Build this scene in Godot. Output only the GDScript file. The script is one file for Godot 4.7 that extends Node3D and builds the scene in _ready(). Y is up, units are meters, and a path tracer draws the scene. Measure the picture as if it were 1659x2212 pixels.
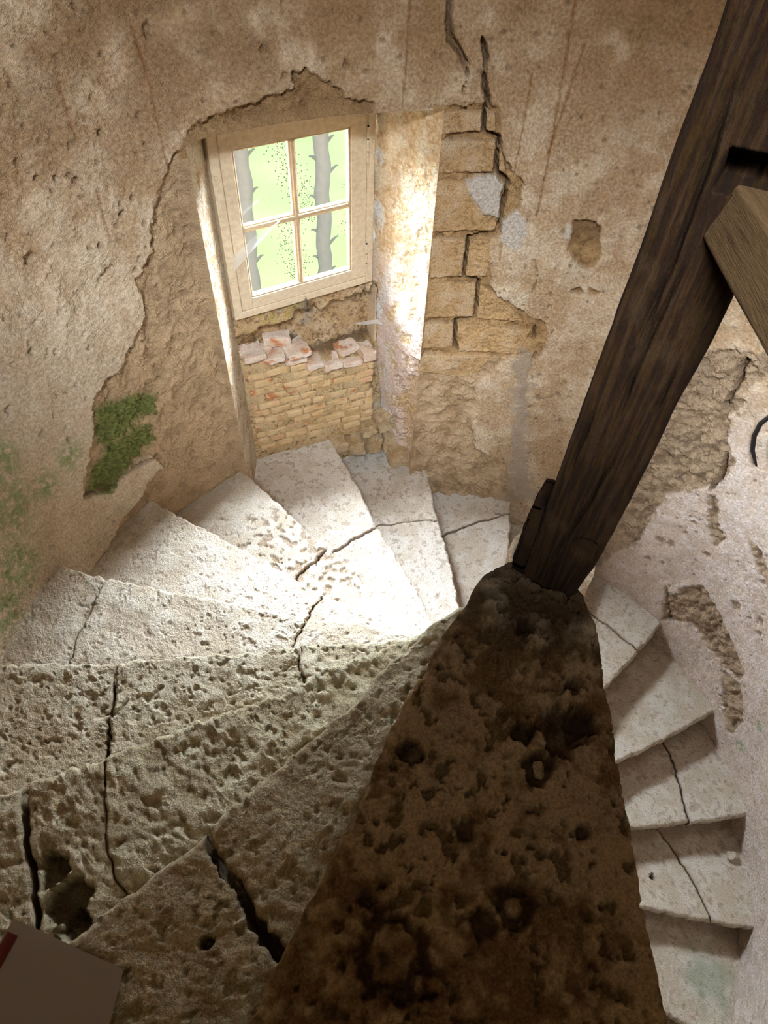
extends Node3D
# A spiral stair tower seen from above: worn stone steps wind round a timber post past a small window.
# y is up; the newel axis is the y axis; angles are measured about it, in degrees, from +x towards +z.

const R := 1.506        # inner radius of the tower wall
const RISE := 0.17      # height of a step
const TURN := 18.06     # angle of a step
const TH_L := 228.2     # the window niche: its two edges in the wall
const TH_R := 260.3
const Y_LINTEL := 0.37

var na := FastNoiseLite.new()
var nb := FastNoiseLite.new()
var nc := FastNoiseLite.new()
var nd := FastNoiseLite.new()
var ne := FastNoiseLite.new()
var nf := FastNoiseLite.new()
var ncell := FastNoiseLite.new()
var ncellv := FastNoiseLite.new()
var M := {}
var rng := RandomNumberGenerator.new()


func _ready() -> void:
	# ---- camera, sky, exposure
	var cam := Camera3D.new()
	cam.name = "camera"
	cam.fov = 76.802
	cam.near = 0.02
	cam.far = 200.0
	var right := Vector3(0.998498, 0.034867, -0.042267)
	var fwd := Vector3(0, -0.771406, -0.636343)
	cam.transform = Transform3D(Basis(right, right.cross(fwd), -fwd).orthonormalized(), Vector3(-0.3765, 1.14608, 0.84524))
	add_child(cam)
	cam.current = true
	var sky_mat := ProceduralSkyMaterial.new()
	sky_mat.sky_top_color = Color(0.93, 0.97, 1.0)
	sky_mat.sky_horizon_color = Color(0.92, 0.92, 0.90)
	sky_mat.ground_horizon_color = Color(0.40, 0.45, 0.35)
	sky_mat.ground_bottom_color = Color(0.3, 0.36, 0.25)
	var sky := Sky.new()
	sky.sky_material = sky_mat
	var env := Environment.new()
	env.background_mode = Environment.BG_SKY
	env.sky = sky
	env.background_energy_multiplier = 5.0
	env.tonemap_mode = Environment.TONE_MAPPER_LINEAR
	env.tonemap_exposure = 1.0
	env.ambient_light_source = Environment.AMBIENT_SOURCE_DISABLED
	env.sdfgi_enabled = true
	env.ssao_enabled = true
	env.ssil_enabled = true
	var we := WorldEnvironment.new()
	we.name = "environment"
	we.environment = env
	add_child(we)
	# daylight: the bright sky outside the window, and added fill light behind the viewer
	area_light("window_daylight", Vector3(-1.08, 0.97, -2.50), Vector3(-0.70, -0.30, -1.25), Vector2(4.6, 1.45), 640, Color(0.91, 0.96, 1.0))
	area_light("added_fill_light", polar(100.0, 4.2, 4.40), polar(108.0, 1.5, 2.15), Vector2(5.0, 1.1), 300, Color(0.93, 0.97, 1.0))
	# ---- the place
	rng.seed = 7
	setup_noise()
	setup_materials()
	build_walls()
	build_niche()
	build_window()
	build_steps()
	build_post()
	build_small_things()
	build_outside()


func area_light(called: String, at: Vector3, to: Vector3, size: Vector2, energy: float, col: Color) -> void:
	var l := AreaLight3D.new()
	l.name = called
	l.area_size = size
	l.light_energy = energy
	l.light_color = col
	l.area_range = 12.0
	l.area_attenuation = 2.0
	l.shadow_enabled = true
	add_child(l)
	l.look_at_from_position(at, to)


func setup_noise() -> void:
	var k := 0
	for n in [na, nb, nc, nd, ne, nf]:
		n.seed = 11 + k * 7
		n.noise_type = FastNoiseLite.TYPE_SIMPLEX_SMOOTH
		n.fractal_type = FastNoiseLite.FRACTAL_FBM
		k += 1
	na.frequency = 2.2
	na.fractal_octaves = 3
	nb.frequency = 9.0
	nb.fractal_octaves = 4
	nc.frequency = 38.0
	nc.fractal_octaves = 3
	nd.frequency = 24.0
	nd.fractal_octaves = 3
	ne.frequency = 5.0
	ne.fractal_octaves = 5
	ne.fractal_gain = 0.6
	nf.frequency = 95.0
	nf.fractal_octaves = 2
	for n in [ncell, ncellv]:
		n.seed = 5
		n.noise_type = FastNoiseLite.TYPE_CELLULAR
		n.fractal_type = FastNoiseLite.FRACTAL_NONE
		n.frequency = 20.0
		n.cellular_distance_function = FastNoiseLite.DISTANCE_EUCLIDEAN
	ncell.cellular_return_type = FastNoiseLite.RETURN_DISTANCE
	ncellv.cellular_return_type = FastNoiseLite.RETURN_CELL_VALUE


func grain_texture(freq: float, lo: float, hi: float, sd: int, octaves := 4) -> NoiseTexture2D:
	var n := FastNoiseLite.new()
	n.seed = sd
	n.noise_type = FastNoiseLite.TYPE_SIMPLEX_SMOOTH
	n.frequency = freq
	n.fractal_octaves = octaves
	n.fractal_gain = 0.65
	var t := NoiseTexture2D.new()
	t.width = 1024
	t.height = 1024
	t.seamless = true
	t.noise = n
	var g := Gradient.new()
	g.offsets = PackedFloat32Array([0.0, 0.42, 0.6, 1.0])
	g.colors = PackedColorArray([Color(lo, lo * 0.97, lo * 0.93), Color((lo + hi) * 0.5, (lo + hi) * 0.49, (lo + hi) * 0.48), Color(hi, hi, hi), Color(hi, hi, hi)])
	t.color_ramp = g
	return t


func plain_noise(freq: float, sd: int, octaves := 4) -> NoiseTexture2D:
	var n := FastNoiseLite.new()
	n.seed = sd
	n.noise_type = FastNoiseLite.TYPE_SIMPLEX_SMOOTH
	n.frequency = freq
	n.fractal_octaves = octaves
	n.fractal_gain = 0.78
	var t := NoiseTexture2D.new()
	t.width = 1024
	t.height = 1024
	t.seamless = true
	t.noise = n
	return t


func masonry(called: String, color_tex: Texture2D, bump: Texture2D, relief: float, tiles: float, rough := 0.95) -> StandardMaterial3D:
	var m := StandardMaterial3D.new()
	m.resource_name = called
	m.vertex_color_use_as_albedo = true
	m.albedo_texture = color_tex
	m.roughness = rough
	m.metallic_specular = 0.2
	m.heightmap_enabled = true
	m.heightmap_texture = bump
	m.heightmap_scale = relief
	m.uv1_triplanar = true
	m.uv1_world_triplanar = true
	m.uv1_scale = Vector3.ONE * tiles
	return m


func flat_mat(called: String, c: Color, rough := 0.8, metal := 0.0) -> StandardMaterial3D:
	var m := StandardMaterial3D.new()
	m.resource_name = called
	m.albedo_color = c
	m.roughness = rough
	m.metallic = metal
	return m


func setup_materials() -> void:
	var grain := grain_texture(0.05, 0.82, 1.0, 3)
	var speck := grain_texture(0.03, 0.80, 1.0, 9, 5)
	var b1 := plain_noise(0.022, 21, 7)
	var b2 := plain_noise(0.03, 31, 7)
	M.plaster = masonry("plaster", speck, b1, 0.9, 2.2)
	M.rough_stone = masonry("rough_stone", grain, b2, 1.3, 2.6)
	M.block = masonry("block_stone", grain, b2, 0.9, 2.6)
	M.tread = masonry("tread_stone", grain, b2, 0.42, 2.6, 0.9)
	M.moss = masonry("moss", grain, b2, 0.8, 3.5, 1.0)
	M.brick = masonry("brick", grain, b1, 0.4, 3.0)
	var wood_n := plain_noise(0.05, 41, 5)
	M.wood = masonry("old_timber", grain, wood_n, 0.3, 3.0, 0.85)
	M.wood.uv1_scale = Vector3(9, 0.9, 9)
	M.rail = masonry("planed_timber", grain, wood_n, 0.1, 3.0, 0.75)
	M.rail.uv1_scale = Vector3(8, 8, 0.8)
	M.paint = masonry("cream_paint", grain_texture(0.02, 0.9, 1.0, 13), b1, 0.06, 2.0, 0.6)
	M.metal = flat_mat("steel", Color(0.55, 0.53, 0.5), 0.35, 0.9)
	M.iron = flat_mat("rusty_iron", Color(0.10, 0.06, 0.045), 0.8, 0.2)
	var g := StandardMaterial3D.new()
	g.resource_name = "window_glass"
	g.transparency = BaseMaterial3D.TRANSPARENCY_ALPHA
	g.albedo_color = Color(0.9, 0.95, 0.9, 0.015)
	g.roughness = 0.02
	M.glass = g
	var w := StandardMaterial3D.new()
	w.resource_name = "cobweb"
	w.transparency = BaseMaterial3D.TRANSPARENCY_ALPHA
	w.albedo_color = Color(0.95, 0.95, 0.95, 0.30)
	w.roughness = 0.9
	w.cull_mode = BaseMaterial3D.CULL_DISABLED
	M.web = w
	M.vc = StandardMaterial3D.new()
	M.vc.resource_name = "coloured"
	M.vc.vertex_color_use_as_albedo = true
	M.vc.roughness = 0.9
	M.far = masonry("plain_masonry", grain, b1, 0.4, 1.5)


# ------------------------------------------------------------------ helpers
func lin(r: float, g: float, b: float) -> Color:   # an sRGB colour 0-255 as the linear value vertex colours hold
	return Color(r / 255.0, g / 255.0, b / 255.0).srgb_to_linear()


func polar(th: float, r: float, y := 0.0) -> Vector3:
	var a := deg_to_rad(th)
	return Vector3(cos(a) * r, y, sin(a) * r)


var used := {}

func unique(parent: Node, called: String) -> String:
	var key := str(parent.get_instance_id()) + called
	if not used.has(key):
		used[key] = 0
		return called
	used[key] += 1
	return "%s_%03d" % [called, used[key]]


func obj(called: String, mesh: Mesh, mat: Material, parent: Node = null) -> MeshInstance3D:
	var p: Node = parent if parent else self
	var o := MeshInstance3D.new()
	o.name = unique(p, called)
	o.mesh = mesh
	if mat:
		o.material_override = mat
	o.cast_shadow = GeometryInstance3D.SHADOW_CASTING_SETTING_ON
	p.add_child(o, true)
	return o


func root(called: String, at := Vector3.ZERO) -> Node3D:
	var o := Node3D.new()
	o.name = unique(self, called)
	o.position = at
	add_child(o, true)
	return o


func tag(o: Node, label: String, category: String, group := "") -> void:
	o.set_meta("label", label)
	o.set_meta("category", category)
	if group:
		o.set_meta("group", group)


func structure(o: Node, label := "") -> void:
	o.set_meta("kind", "structure")
	if label:
		o.set_meta("label", label)


func grid_normals(p: PackedVector3Array, nu: int, nv: int) -> PackedVector3Array:
	# p has (nu+1)*(nv+1) points, v running fastest; normal = d/du x d/dv
	var out := PackedVector3Array()
	out.resize(p.size())
	var w := nv + 1
	for i in nu + 1:
		var i0 := maxi(i - 1, 0) * w
		var i1 := mini(i + 1, nu) * w
		for j in w:
			var j0 := maxi(j - 1, 0)
			var j1 := mini(j + 1, nv)
			var n := (p[i1 + j] - p[i0 + j]).cross(p[i * w + j1] - p[i * w + j0])
			out[i * w + j] = n.normalized()
	return out


func grid_index(nu: int, nv: int) -> PackedInt32Array:
	# clockwise seen from the side of d/du x d/dv
	var ix := PackedInt32Array()
	ix.resize(nu * nv * 6)
	var w := nv + 1
	var k := 0
	for i in nu:
		for j in nv:
			var a := i * w + j
			ix[k] = a
			ix[k + 1] = a + 1
			ix[k + 2] = a + w
			ix[k + 3] = a + 1
			ix[k + 4] = a + w + 1
			ix[k + 5] = a + w
			k += 6
	return ix


func array_mesh(p: PackedVector3Array, n: PackedVector3Array, c: PackedColorArray, ix: PackedInt32Array) -> ArrayMesh:
	var a := []
	a.resize(Mesh.ARRAY_MAX)
	a[Mesh.ARRAY_VERTEX] = p
	a[Mesh.ARRAY_NORMAL] = n
	if c.size():
		a[Mesh.ARRAY_COLOR] = c
	a[Mesh.ARRAY_INDEX] = ix
	var m := ArrayMesh.new()
	m.add_surface_from_arrays(Mesh.PRIMITIVE_TRIANGLES, a)
	return m


func grid_mesh(p: PackedVector3Array, c: PackedColorArray, nu: int, nv: int) -> ArrayMesh:
	return array_mesh(p, grid_normals(p, nu, nv), c, grid_index(nu, nv))


func sd_poly(q: Vector2, v: PackedVector2Array) -> float:   # positive inside
	var d := 1e9
	var s := -1.0
	var n := v.size()
	var j := n - 1
	for i in n:
		var a := v[i]
		var e := v[j] - a
		var w := q - a
		var t := clampf(w.dot(e) / e.length_squared(), 0.0, 1.0)
		d = minf(d, (w - e * t).length_squared())
		var up := q.y >= a.y
		var below := q.y < v[j].y
		var side := e.x * w.y > e.y * w.x
		if (up and below and side) or (not up and not below and not side):
			s = -s
		j = i
	return s * sqrt(d)


func sd_line(q: Vector2, v: PackedVector2Array) -> float:
	var d := 1e9
	for i in v.size() - 1:
		var e := v[i + 1] - v[i]
		var w := q - v[i]
		var t := clampf(w.dot(e) / e.length_squared(), 0.0, 1.0)
		d = minf(d, (w - e * t).length_squared())
	return sqrt(d)


# a box with chamfered edges: centre, size, chamfer; into a SurfaceTool
func add_box(st: SurfaceTool, c: Vector3, s: Vector3, ch := 0.003, turn := Basis.IDENTITY, col := Color.WHITE) -> void:
	var h := s * 0.5
	ch = minf(ch, minf(h.x, minf(h.y, h.z)) * 0.9)
	var pts := {}
	for sx in [-1, 1]:
		for sy in [-1, 1]:
			for sz in [-1, 1]:
				var sg := Vector3(sx, sy, sz)
				for ax in 3:
					var p := sg * (h - Vector3.ONE * ch)
					p[ax] = sg[ax] * h[ax]
					pts[[sx, sy, sz, ax]] = c + turn * p
	var quad := func(a: Vector3, b: Vector3, d: Vector3, e: Vector3, n: Vector3):
		n = turn * n
		var f: Array = [a, b, d, a, d, e] if (b - a).cross(d - a).dot(n) < 0 else [a, d, b, a, e, d]
		for q in f:
			st.set_color(col)
			st.set_normal(n)
			st.add_vertex(q)
	for ax in 3:
		var u := (ax + 1) % 3
		var v := (ax + 2) % 3
		for sg in [-1, 1]:
			var f := []
			for k in [[-1, -1], [1, -1], [1, 1], [-1, 1]]:
				var key := [0, 0, 0, ax]
				key[ax] = sg
				key[u] = k[0]
				key[v] = k[1]
				f.append(pts[key])
			var n := Vector3.ZERO
			n[ax] = sg
			quad.call(f[0], f[1], f[2], f[3], n)
		for su in [-1, 1]:
			for sv in [-1, 1]:
				var ka := [0, 0, 0, u]
				var kb := [0, 0, 0, u]
				var kc := [0, 0, 0, v]
				var kd := [0, 0, 0, v]
				for kk in [ka, kb, kc, kd]:
					kk[u] = su
					kk[v] = sv
				ka[ax] = -1
				kb[ax] = 1
				kc[ax] = 1
				kd[ax] = -1
				var n2 := Vector3.ZERO
				n2[u] = su
				n2[v] = sv
				quad.call(pts[ka], pts[kb], pts[kc], pts[kd], n2.normalized())
	for sx in [-1, 1]:
		for sy in [-1, 1]:
			for sz in [-1, 1]:
				var n3 := turn * Vector3(sx, sy, sz).normalized()
				var a: Vector3 = pts[[sx, sy, sz, 0]]
				var b: Vector3 = pts[[sx, sy, sz, 1]]
				var d: Vector3 = pts[[sx, sy, sz, 2]]
				for q in ([a, b, d] if (b - a).cross(d - a).dot(n3) < 0 else [a, d, b]):
					st.set_color(col)
					st.set_normal(n3)
					st.add_vertex(q)


func tool() -> SurfaceTool:
	var st := SurfaceTool.new()
	st.begin(Mesh.PRIMITIVE_TRIANGLES)
	return st


# a tube along points with a radius at each
func add_tube(st: SurfaceTool, pts: PackedVector3Array, rad: PackedFloat32Array, sides := 7, col := Color.WHITE) -> void:
	var rings := []
	var nrm := []
	var side := Vector3.ZERO
	for i in pts.size():
		var t := (pts[mini(i + 1, pts.size() - 1)] - pts[maxi(i - 1, 0)]).normalized()
		if i == 0:
			side = t.cross(Vector3(0.31, 0.57, 0.76)).normalized()
		side = (side - t * side.dot(t)).normalized()
		var b := t.cross(side)
		var ring := PackedVector3Array()
		var rn := PackedVector3Array()
		for k in sides:
			var a := TAU * k / sides
			var d := side * cos(a) + b * sin(a)
			ring.append(pts[i] + d * rad[i])
			rn.append(d)
		rings.append(ring)
		nrm.append(rn)
	var put := func(i: int, k: int):
		st.set_color(col)
		st.set_normal(nrm[i][k])
		st.add_vertex(rings[i][k])
	for i in pts.size() - 1:
		for k in sides:
			var k2 := (k + 1) % sides
			put.call(i, k)
			put.call(i + 1, k)
			put.call(i, k2)
			put.call(i, k2)
			put.call(i + 1, k)
			put.call(i + 1, k2)
	for e in [0, pts.size() - 1]:
		for k in range(1, sides - 1):
			var tri: Array = [0, k, k + 1] if e == 0 else [0, k + 1, k]
			var cn := (pts[0] - pts[1]).normalized() if e == 0 else (pts[e] - pts[e - 1]).normalized()
			for q in tri:
				st.set_color(col)
				st.set_normal(cn)
				st.add_vertex(rings[e][q])


# ------------------------------------------------------------------ walls
var feat := {}        # outlines on the wall, in metres along it and up
var box := {}
var wd := 0.0         # what wall_at() found: how far the face stands into the room, its colour, what it is
var wc := Color.WHITE
var wk := 0
const PLASTER := 0
const BARE := 1
const PATCH := 2
const MORTAR := 3
const MOSS := 4


func wall_outlines() -> Dictionary:
	var f := {}
	f["LEFTEXP"] = [227.87, 0.361, 226.36, 0.336, 223.90, 0.242, 222.04, 0.161, 221.51, 0.099, 218.75, 0.044, 218.57, 0.007, 219.00, -0.048, 218.18, -0.097, 215.48, -0.166, 213.12, -0.222, 210.31, -0.231, 207.96, -0.265, 206.80, -0.362, 204.11, -0.452, 201.56, -0.549, 201.92, -0.578, 205.61, -0.595, 211.00, -0.612, 213.73, -0.635, 214.19, -0.708, 210.96, -0.740, 208.78, -0.780, 204.92, -0.800, 200.31, -0.858, 196.58, -0.862, 214.44, -1.127, 229.86, -1.167, 230.92, -0.342, 230.85, 0.179]
	f["LINTEL"] = [227.34, 0.364, 229.62, 0.404, 234.19, 0.425, 238.72, 0.444, 241.54, 0.460, 241.76, 0.495, 243.30, 0.500, 244.90, 0.481, 247.36, 0.440, 247.91, 0.420, 251.04, 0.402, 251.96, 0.345, 241.74, 0.333, 227.64, 0.334]
	f["RIGHTEXP"] = [259.12, 0.383, 262.60, 0.378, 265.13, 0.388, 265.54, 0.414, 266.75, 0.376, 267.59, 0.301, 267.92, 0.287, 268.38, 0.244, 270.72, 0.171, 271.80, 0.149, 272.04, 0.077, 270.62, 0.006, 270.01, -0.047, 268.26, -0.086, 269.04, -0.160, 269.87, -0.238, 271.30, -0.297, 277.34, -0.387, 279.49, -0.400, 280.58, -0.510, 279.72, -0.587, 277.31, -0.574, 275.74, -0.568, 273.89, -0.637, 270.61, -0.750, 271.21, -0.859, 270.43, -0.948, 272.89, -1.161, 278.85, -1.251, 283.50, -1.508, 278.83, -1.689, 260.22, -1.486, 256.63, -0.664]
	f["MORTAR"] = [276.68, -0.540, 279.52, -0.564, 279.00, -0.641, 280.68, -0.905, 282.60, -1.207, 286.34, -1.441, 281.23, -1.528, 279.22, -1.098, 277.47, -0.809, 276.81, -0.651]
	f["HOLE"] = [279.59, 0.030, 280.99, 0.042, 282.48, 0.038, 283.40, 0.028, 283.71, -0.023, 284.73, -0.081, 284.00, -0.122, 282.84, -0.137, 281.04, -0.117, 280.36, -0.088, 279.75, -0.072, 279.97, -0.021]
	f["HOLEB"] = [281.80, -0.236, 282.96, -0.214, 283.80, -0.230, 283.48, -0.246, 282.15, -0.251]
	f["HOLEC"] = [284.35, -0.211, 285.73, -0.219, 285.77, -0.235, 284.83, -0.236]
	f["WHITEA"] = [264.06, 0.146, 266.13, 0.166, 268.26, 0.171, 269.10, 0.137, 269.23, 0.089, 269.42, 0.022, 267.22, 0.033, 265.33, 0.086]
	f["WHITEB"] = [269.98, 0.006, 271.59, 0.051, 273.30, 0.020, 273.83, -0.031, 272.94, -0.087, 272.05, -0.102, 270.13, -0.065]
	f["WHITEC"] = [278.65, 0.009, 279.12, 0.027, 279.72, 0.005, 279.61, -0.031, 279.00, -0.028]
	f["MOSSA"] = [208.47, -0.304, 212.16, -0.339, 214.30, -0.351, 217.09, -0.409, 216.16, -0.458, 213.33, -0.461, 211.38, -0.457, 207.16, -0.467, 206.97, -0.387]
	f["MOSSB"] = [208.77, -0.469, 212.78, -0.473, 214.86, -0.502, 214.73, -0.570, 212.03, -0.598, 207.61, -0.607, 204.60, -0.631, 202.60, -0.565, 204.02, -0.507]
	f["RUBA"] = [303.55, -0.334, 305.04, -0.301, 307.44, -0.285, 309.49, -0.270, 310.36, -0.233, 312.06, -0.217, 312.81, -0.288, 310.42, -0.411, 311.19, -0.492, 310.46, -0.552, 312.26, -0.674, 314.86, -0.730, 314.64, -0.849, 312.81, -0.934, 310.49, -0.999, 308.25, -1.078, 307.83, -1.295, 307.69, -1.490, 305.04, -1.592, 303.49, -1.803, 300.13, -1.786, 299.93, -1.417, 301.63, -0.856, 301.74, -0.441]
	f["RUBB"] = [316.69, -1.611, 318.44, -1.652, 319.49, -1.530, 321.96, -1.440, 324.74, -1.475, 331.15, -1.570, 334.91, -1.631, 337.35, -1.654, 336.59, -1.746, 333.25, -1.763, 329.29, -1.748, 323.87, -1.709, 319.54, -1.848]
	f["RUBC"] = [314.01, -0.954, 315.61, -0.948, 318.19, -1.078, 320.32, -1.104, 319.70, -1.192, 316.85, -1.113]
	f["RUBD"] = [333.81, -1.786, 337.68, -1.739, 342.59, -1.890, 342.91, -2.054, 338.44, -1.972]
	f["RUBE"] = [323.37, -1.033, 324.90, -1.020, 328.58, -1.107, 330.74, -1.174, 327.12, -1.121]
	f["CRKA"] = [259.78, 0.676, 259.86, 0.611, 260.35, 0.560, 261.46, 0.531, 262.29, 0.495]
	f["CRKB"] = [262.49, 0.489, 262.84, 0.464, 262.33, 0.433, 262.86, 0.383]
	f["CRKC"] = [264.10, 0.561, 264.80, 0.508, 264.82, 0.459, 265.49, 0.395, 265.69, 0.302, 267.66, 0.289, 267.93, 0.221, 268.00, 0.183, 269.88, 0.141, 269.85, 0.073, 269.65, -0.012]
	f["CRKD"] = [268.06, -0.053, 265.67, -0.066, 265.74, -0.144, 265.60, -0.226, 268.04, -0.236, 268.24, -0.323, 268.35, -0.410, 265.48, -0.428, 265.82, -0.551, 267.34, -0.580]
	f["CRKE"] = [275.59, -0.127, 276.67, -0.201, 276.42, -0.273]
	f["CRKF"] = [278.08, -0.434, 278.30, -0.488]
	f["CRKG"] = [308.57, -0.303, 308.50, -0.351, 309.07, -0.387, 309.20, -0.453, 309.04, -0.522]
	f["CRKH"] = [309.59, -0.293, 310.32, -0.325]
	f["CRKI"] = [313.16, -0.724, 314.34, -0.855, 313.92, -0.925]
	f["CRKJ"] = [316.69, -1.611, 318.87, -1.729, 320.59, -1.809]
	f["CRKK"] = [201.71, -0.565, 205.79, -0.612, 210.88, -0.622, 214.42, -0.649]
	f["CRKL"] = [216.07, 0.112, 214.30, 0.095, 213.77, 0.079]
	f["STA"] = [255.31, 0.676, 255.22, 0.521, 254.98, 0.381]
	f["STB"] = [273.58, 0.687, 273.86, 0.542, 274.35, 0.311, 274.55, 0.040]
	f["STC"] = [270.40, 0.476, 270.46, 0.246, 270.19, 0.023, 270.61, -0.139]
	f["STD"] = [225.06, 0.653, 225.62, 0.520, 225.58, 0.372, 225.69, 0.289]
	f["STE"] = [216.37, 0.588, 216.35, 0.456]
	f["STF"] = [275.71, 0.569, 274.27, 0.253]
	f["STG"] = [216.89, 0.325, 216.71, 0.183]
	return f


const PITS := [
	207.57, 0.232, 0.018, 200.46, -0.233, 0.018, 210.19, 0.450, 0.011, 211.38, 0.402, 0.010, 215.25, 0.363, 0.009, 219.15, 0.453, 0.009, 226.68, 0.647, 0.011, 226.62, 0.628, 0.011, 238.55, 0.568, 0.010, 248.12, 0.505, 0.013, 220.71, 0.270, 0.010, 219.10, 0.242, 0.009, 215.50, 0.182, 0.010, 219.68, 0.103, 0.007, 213.35, 0.385, 0.009, 198.21, -0.093, 0.015, 202.37, 0.130, 0.006, 196.53, -0.344, 0.006, 190.37, -0.502, 0.009, 288.18, 0.471, 0.010, 277.26, 0.366, 0.007, 281.75, -0.785, 0.018, 284.60, -0.743, 0.010, 286.39, -0.892, 0.011, 273.60, -0.456, 0.011, 184.94, -0.637, 0.018, 208.48, -0.255, 0.010, 203.16, -0.323, 0.010, 206.13, -0.036, 0.010, 203.63, 0.006, 0.013, 210.06, -0.084, 0.010, 207.34, -0.234, 0.009, 194.30, -0.613, 0.009, 203.81, -0.767, 0.010, 201.12, -0.701, 0.010, 311.03, -1.351, 0.029, 313.18, -1.334, 0.025, 310.97, -1.509, 0.025, 313.55, -1.481, 0.018, 319.27, -1.259, 0.016, 328.16, -1.389, 0.025, 330.89, -1.385, 0.015, 332.36, -1.345, 0.022, 333.87, -1.406, 0.018, 319.26, -1.169, 0.015, 325.24, -1.077, 0.018, 329.03, -1.163, 0.022, 314.56, -1.137, 0.013, 314.11, -1.218, 0.011,
]
const ALGAE := [
	192.67, -0.360, 0.100, 188.95, -0.536, 0.114, 202.23, -0.374, 0.057, 197.69, -0.397, 0.057, 194.19, -0.203, 0.086, 184.26, -0.607, 0.086, 203.63, 0.006, 0.017, 345.39, -2.007, 0.043, 344.86, -1.799, 0.029, 323.88, -1.594, 0.036,
]


func trace_outlines() -> void:
	var f := wall_outlines()
	for k in f:
		var p := PackedVector2Array()
		var l: Array = f[k]
		var lo := Vector2(1e9, 1e9)
		var hi := -lo
		for i in l.size() / 2:
			var q := Vector2(deg_to_rad(l[2 * i]) * R, l[2 * i + 1])
			p.append(q)
			lo = lo.min(q)
			hi = hi.max(q)
		feat[k] = p
		box[k] = Rect2(lo - Vector2(0.05, 0.05), hi - lo + Vector2(0.1, 0.1))


func inside(k: String, q: Vector2) -> float:
	return sd_poly(q, feat[k]) if box[k].has_point(q) else -0.05


var cl := {}

func palette() -> void:
	cl.pale = lin(238, 222, 200)
	cl.mid = lin(226, 203, 174)
	cl.brown = lin(190, 158, 122)
	cl.dirt = lin(140, 112, 84)
	cl.ochre = lin(206, 170, 124)
	cl.ochre2 = lin(182, 146, 104)
	cl.pink = lin(244, 230, 224)
	cl.white = lin(216, 206, 194)
	cl.grey = lin(192, 177, 161)
	cl.algae = lin(140, 164, 104)
	cl.moss = lin(126, 140, 74)
	cl.moss2 = lin(92, 106, 50)
	cl.rust = lin(140, 92, 48)


const BARE_AREAS := ["LEFTEXP", "LINTEL", "RIGHTEXP", "HOLE", "HOLEB", "HOLEC", "RUBA", "RUBB", "RUBC", "RUBD", "RUBE"]
const CRACKS := {"CRKA": [0.011, 0.035], "CRKB": [0.004, 0.02], "CRKC": [0.0075, 0.05], "CRKD": [0.007, 0.05], "CRKE": [0.0025, 0.012], "CRKF": [0.007, 0.03], "CRKG": [0.008, 0.05], "CRKH": [0.003, 0.02], "CRKI": [0.009, 0.03], "CRKJ": [0.008, 0.03], "CRKK": [0.006, 0.018], "CRKL": [0.004, 0.01]}


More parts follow.
